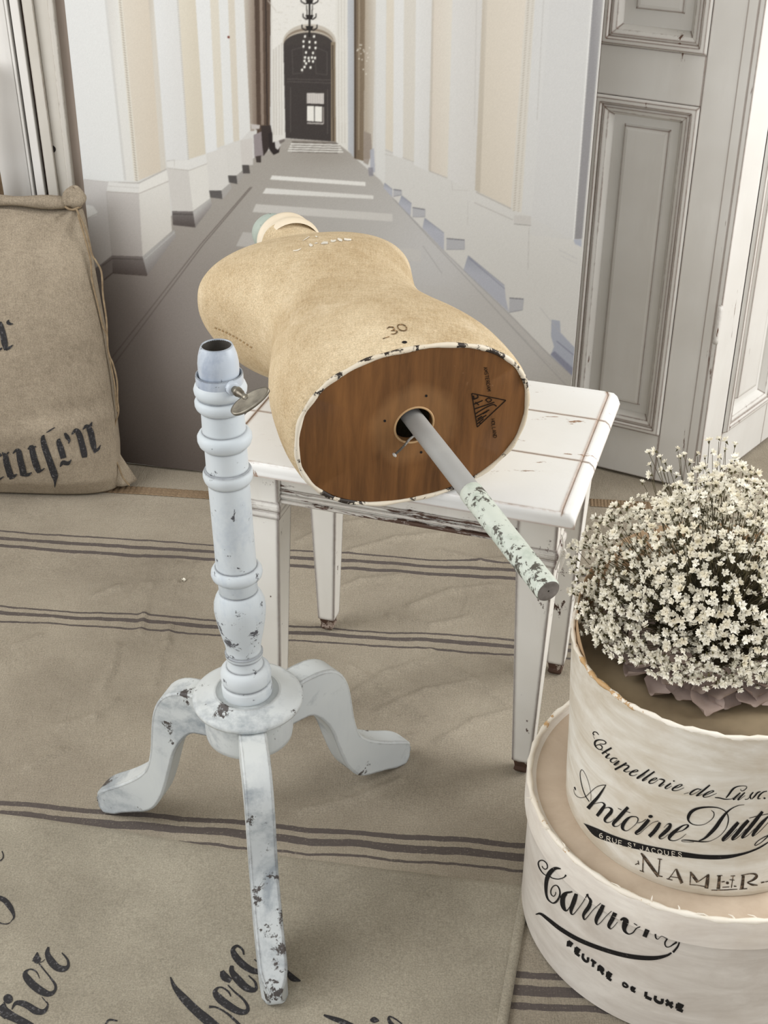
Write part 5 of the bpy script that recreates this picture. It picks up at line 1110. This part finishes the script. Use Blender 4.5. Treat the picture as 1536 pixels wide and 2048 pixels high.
# rolled top hem, knot, bottom ear
tp = [np.array([x, 2.600 + .004 * math.sin(x * 20), onp(0, 402, (0, 2.60, 0), np.array([0, 1.0, 0]))[2] + .004 * math.sin((x + .95) * 11)]) for x in np.linspace(-1.06, knot[0] - .008, 26)]
obj('rolled_hem', *tube(tp, [.0115 + .0025 * math.sin(i * .9) for i in range(26)], 12), LINEN_SACK, skb, True)
V = []; Fc = []
for i in range(17):
    ph = PI * i / 16
    for j in range(24):
        th = 2 * PI * j / 24; r = 0.0215 * (1 + .10 * math.sin(3 * th + 2 * ph) + .07 * math.sin(5 * ph + th))
        V.append(knot + np.array([r * 1.05 * math.sin(ph) * math.cos(th), r * .8 * math.sin(ph) * math.sin(th), r * 1.02 * math.cos(ph)]))
for i in range(16):
    for j in range(24): k = (j + 1) % 24; Fc.append((i * 24 + j, (i + 1) * 24 + j, (i + 1) * 24 + k, i * 24 + k))
obj('tied_knot', V, Fc, LINEN_SACK, skb, True)
kb = onp(146, 414, (0, 2.594, 0), np.array([0, 1.0, 0]))
obj('knot_tie', *tube([kb + np.array([.014 * math.cos(t), -.012 * math.sin(t), .0015 * math.sin(3 * t)]) for t in np.linspace(0, 4 * PI, 40)], .0022, 6), TWINE, skb, True)
e0, e1, e2_ = [onp(*p, (0, q, 0), np.array([0, 1.0, 0])) for p, q in (((238, 905), 2.556), ((275, 960), 2.575), ((232, 972), 2.545))]
V = []; Fc = []; n1, n2_ = 10, 8
for i in range(n1):
    for j in range(n2_):
        t, s = i / (n1 - 1), j / (n2_ - 1)
        P = e0 * (1 - t) + (e1 * (1 - s) + e2_ * s) * t + np.array([-.02 * s * (1 - t), -.012 * math.sin(PI * s) * t, 0]); P[2] = max(P[2], .003); V.append(P)
for i in range(n1 - 1):
    for j in range(n2_ - 1): Fc.append((i * n2_ + j, i * n2_ + j + 1, (i + 1) * n2_ + j + 1, (i + 1) * n2_ + j))
ear = obj('corner_ear', V, Fc, LINEN_SACK, skb, True); mod = ear.modifiers.new('thick', 'SOLIDIFY'); mod.thickness = .004
def cord(pts, r=.0019, y0=2.575, y1=2.535):
    zs_ = [p[1] for p in pts]
    P = []
    for p in pts:
        f = (p[1] - 415) / 560; P.append(onp(p[0], p[1], (0, y0 * (1 - f) + y1 * f, 0), np.array([0, 1.0, 0])))
    P = [np.array([q[0], q[1], max(q[2], .004)]) for q in P]
    return tube(spline(np.array(P), 6), r, 6)
for c in ([(152, 416), (172, 462), (184, 508), (192, 522), (203, 545), (206, 590), (213, 640), (215, 690), (219, 712), (226, 728), (234, 762), (235, 800), (237, 824), (230, 850), (227, 880), (231, 905), (232, 918)],
          [(156, 430), (168, 470), (181, 520), (184, 560), (196, 610), (205, 650), (214, 672), (216, 700), (224, 740), (230, 775), (233, 815), (236, 824)]):
    obj('cord', *cord(c), TWINE, skb, True)
obj('cord', *cord([(231, 918), (224, 940), (208, 960), (195, 976)]), TWINE, skb, True); obj('cord', *cord([(231, 918), (238, 935), (246, 955), (259, 971)]), TWINE, skb, True)
S_ = T(0, 820, 6.98); S2_ = T(0, 600, 12.8)
gt = [stroke_px(s, S_, 4) for s in [[(-20, 600, 30), (20, 640, 36)], [(30, 590, 12), (75, 640, 70), (90, 720, 86), (115, 810, 90), (150, 925, 92)], [(100, 610, 30), (125, 578, 10)], [(130, 950, 40), (190, 925, 46), (240, 890, 12)], [(-30, 980, 40), (55, 925, 12)],
    [(180, 605, 12), (225, 562, 40), (262, 580, 76), (285, 700, 90), (315, 820, 92), (330, 905, 96)], [(300, 910, 20), (390, 900, 44), (445, 868, 12)], [(390, 545, 14), (440, 515, 70), (455, 580, 84), (485, 700, 90), (520, 800, 88), (550, 870, 56)], [(480, 515, 30), (503, 498, 10)], [(540, 862, 30), (590, 835, 24), (625, 808, 10)],
    [(615, 345, 14), (600, 390, 60), (620, 500, 84), (690, 700, 92), (760, 900, 96), (770, 980, 46), (766, 1075, 8)], [(648, 312, 10), (700, 282, 18), (765, 242, 12)], [(835, 395, 18), (820, 440, 66), (850, 540, 86), (888, 670, 84)], [(838, 790, 10), (880, 730, 60), (950, 742, 52), (995, 688, 8)],
    [(905, 318, 30), (935, 370, 60), (965, 420, 40), (958, 468, 8)], [(1000, 338, 14), (1060, 280, 56), (1105, 340, 84), (1145, 480, 86), (1170, 590, 90), (1180, 660, 70)], [(1158, 268, 12), (1205, 222, 50), (1255, 280, 84), (1285, 400, 84), (1305, 500, 76), (1325, 598, 24)], [(1262, 218, 50), (1285, 165, 8)], [(1320, 580, 30), (1370, 545, 34), (1402, 485, 8)]]]
gt += [stroke_px(s, S2_, 4) for s in [[(-10, 560, 90), (40, 700, 130), (80, 880, 150), (120, 1100, 160), (150, 1280, 90)], [(150, 1270, 60), (240, 1220, 70), (335, 1145, 14)], [(-20, 1290, 40), (50, 1225, 50)], [(230, 500, 14), (205, 575, 86), (270, 610, 60), (340, 605, 14)]]]
obj('gothic_lettering', *lay(gt[:-4], sbv, .0012), INK, skb); obj('gothic_letter', *lay(gt[-4:], sbv, .0012), INK, skb)

# ------------------------------------------------------------------ white string looped on the table corner, fallen blossoms
lc = tf(LGX[1] + BW + .004, LGY[0] - BW - .004, 0); ln = np.array([0, 1.0, 0]); LPt = np.array([0, lc[1], 0])
def sp(*px): return [onp(*p, LPt, ln) for p in px]
st = []
for path, r in ((sp((1124, 1070), (1127, 1092), (1125, 1104), (1118, 1120), (1111, 1139)), .0016), (sp((1125, 1104), (1130, 1110), (1124, 1128), (1117, 1145)), .0016), (sp((1122, 1103), (1128, 1099), (1131, 1106), (1127, 1111), (1122, 1106)), .0018), (sp((1130, 1110), (1140, 1116), (1150, 1122)), .0008)):
    st.append(tube(spline(np.array(path), 6), r, 6))
tag(obj('white_string', *merge(st), plain('string_white', (238, 234, 224), 0.9), None, True, origin=tuple(sp((1125, 1104))[0])), 'short white string tied at the front corner of the side table', 'string')

fb_ = bpy.data.objects.new('fallen_blossom', BM[2]); COL.objects.link(fb_); _p = at(367, 1163); fb_.location = (_p[0], _p[1], .003); fb_.rotation_euler = (.4, .3, 1); fb_.scale = (.005, .005, .005)
tag(fb_, 'single tiny white blossom fallen on the striped cloth left of the stand', 'blossom')
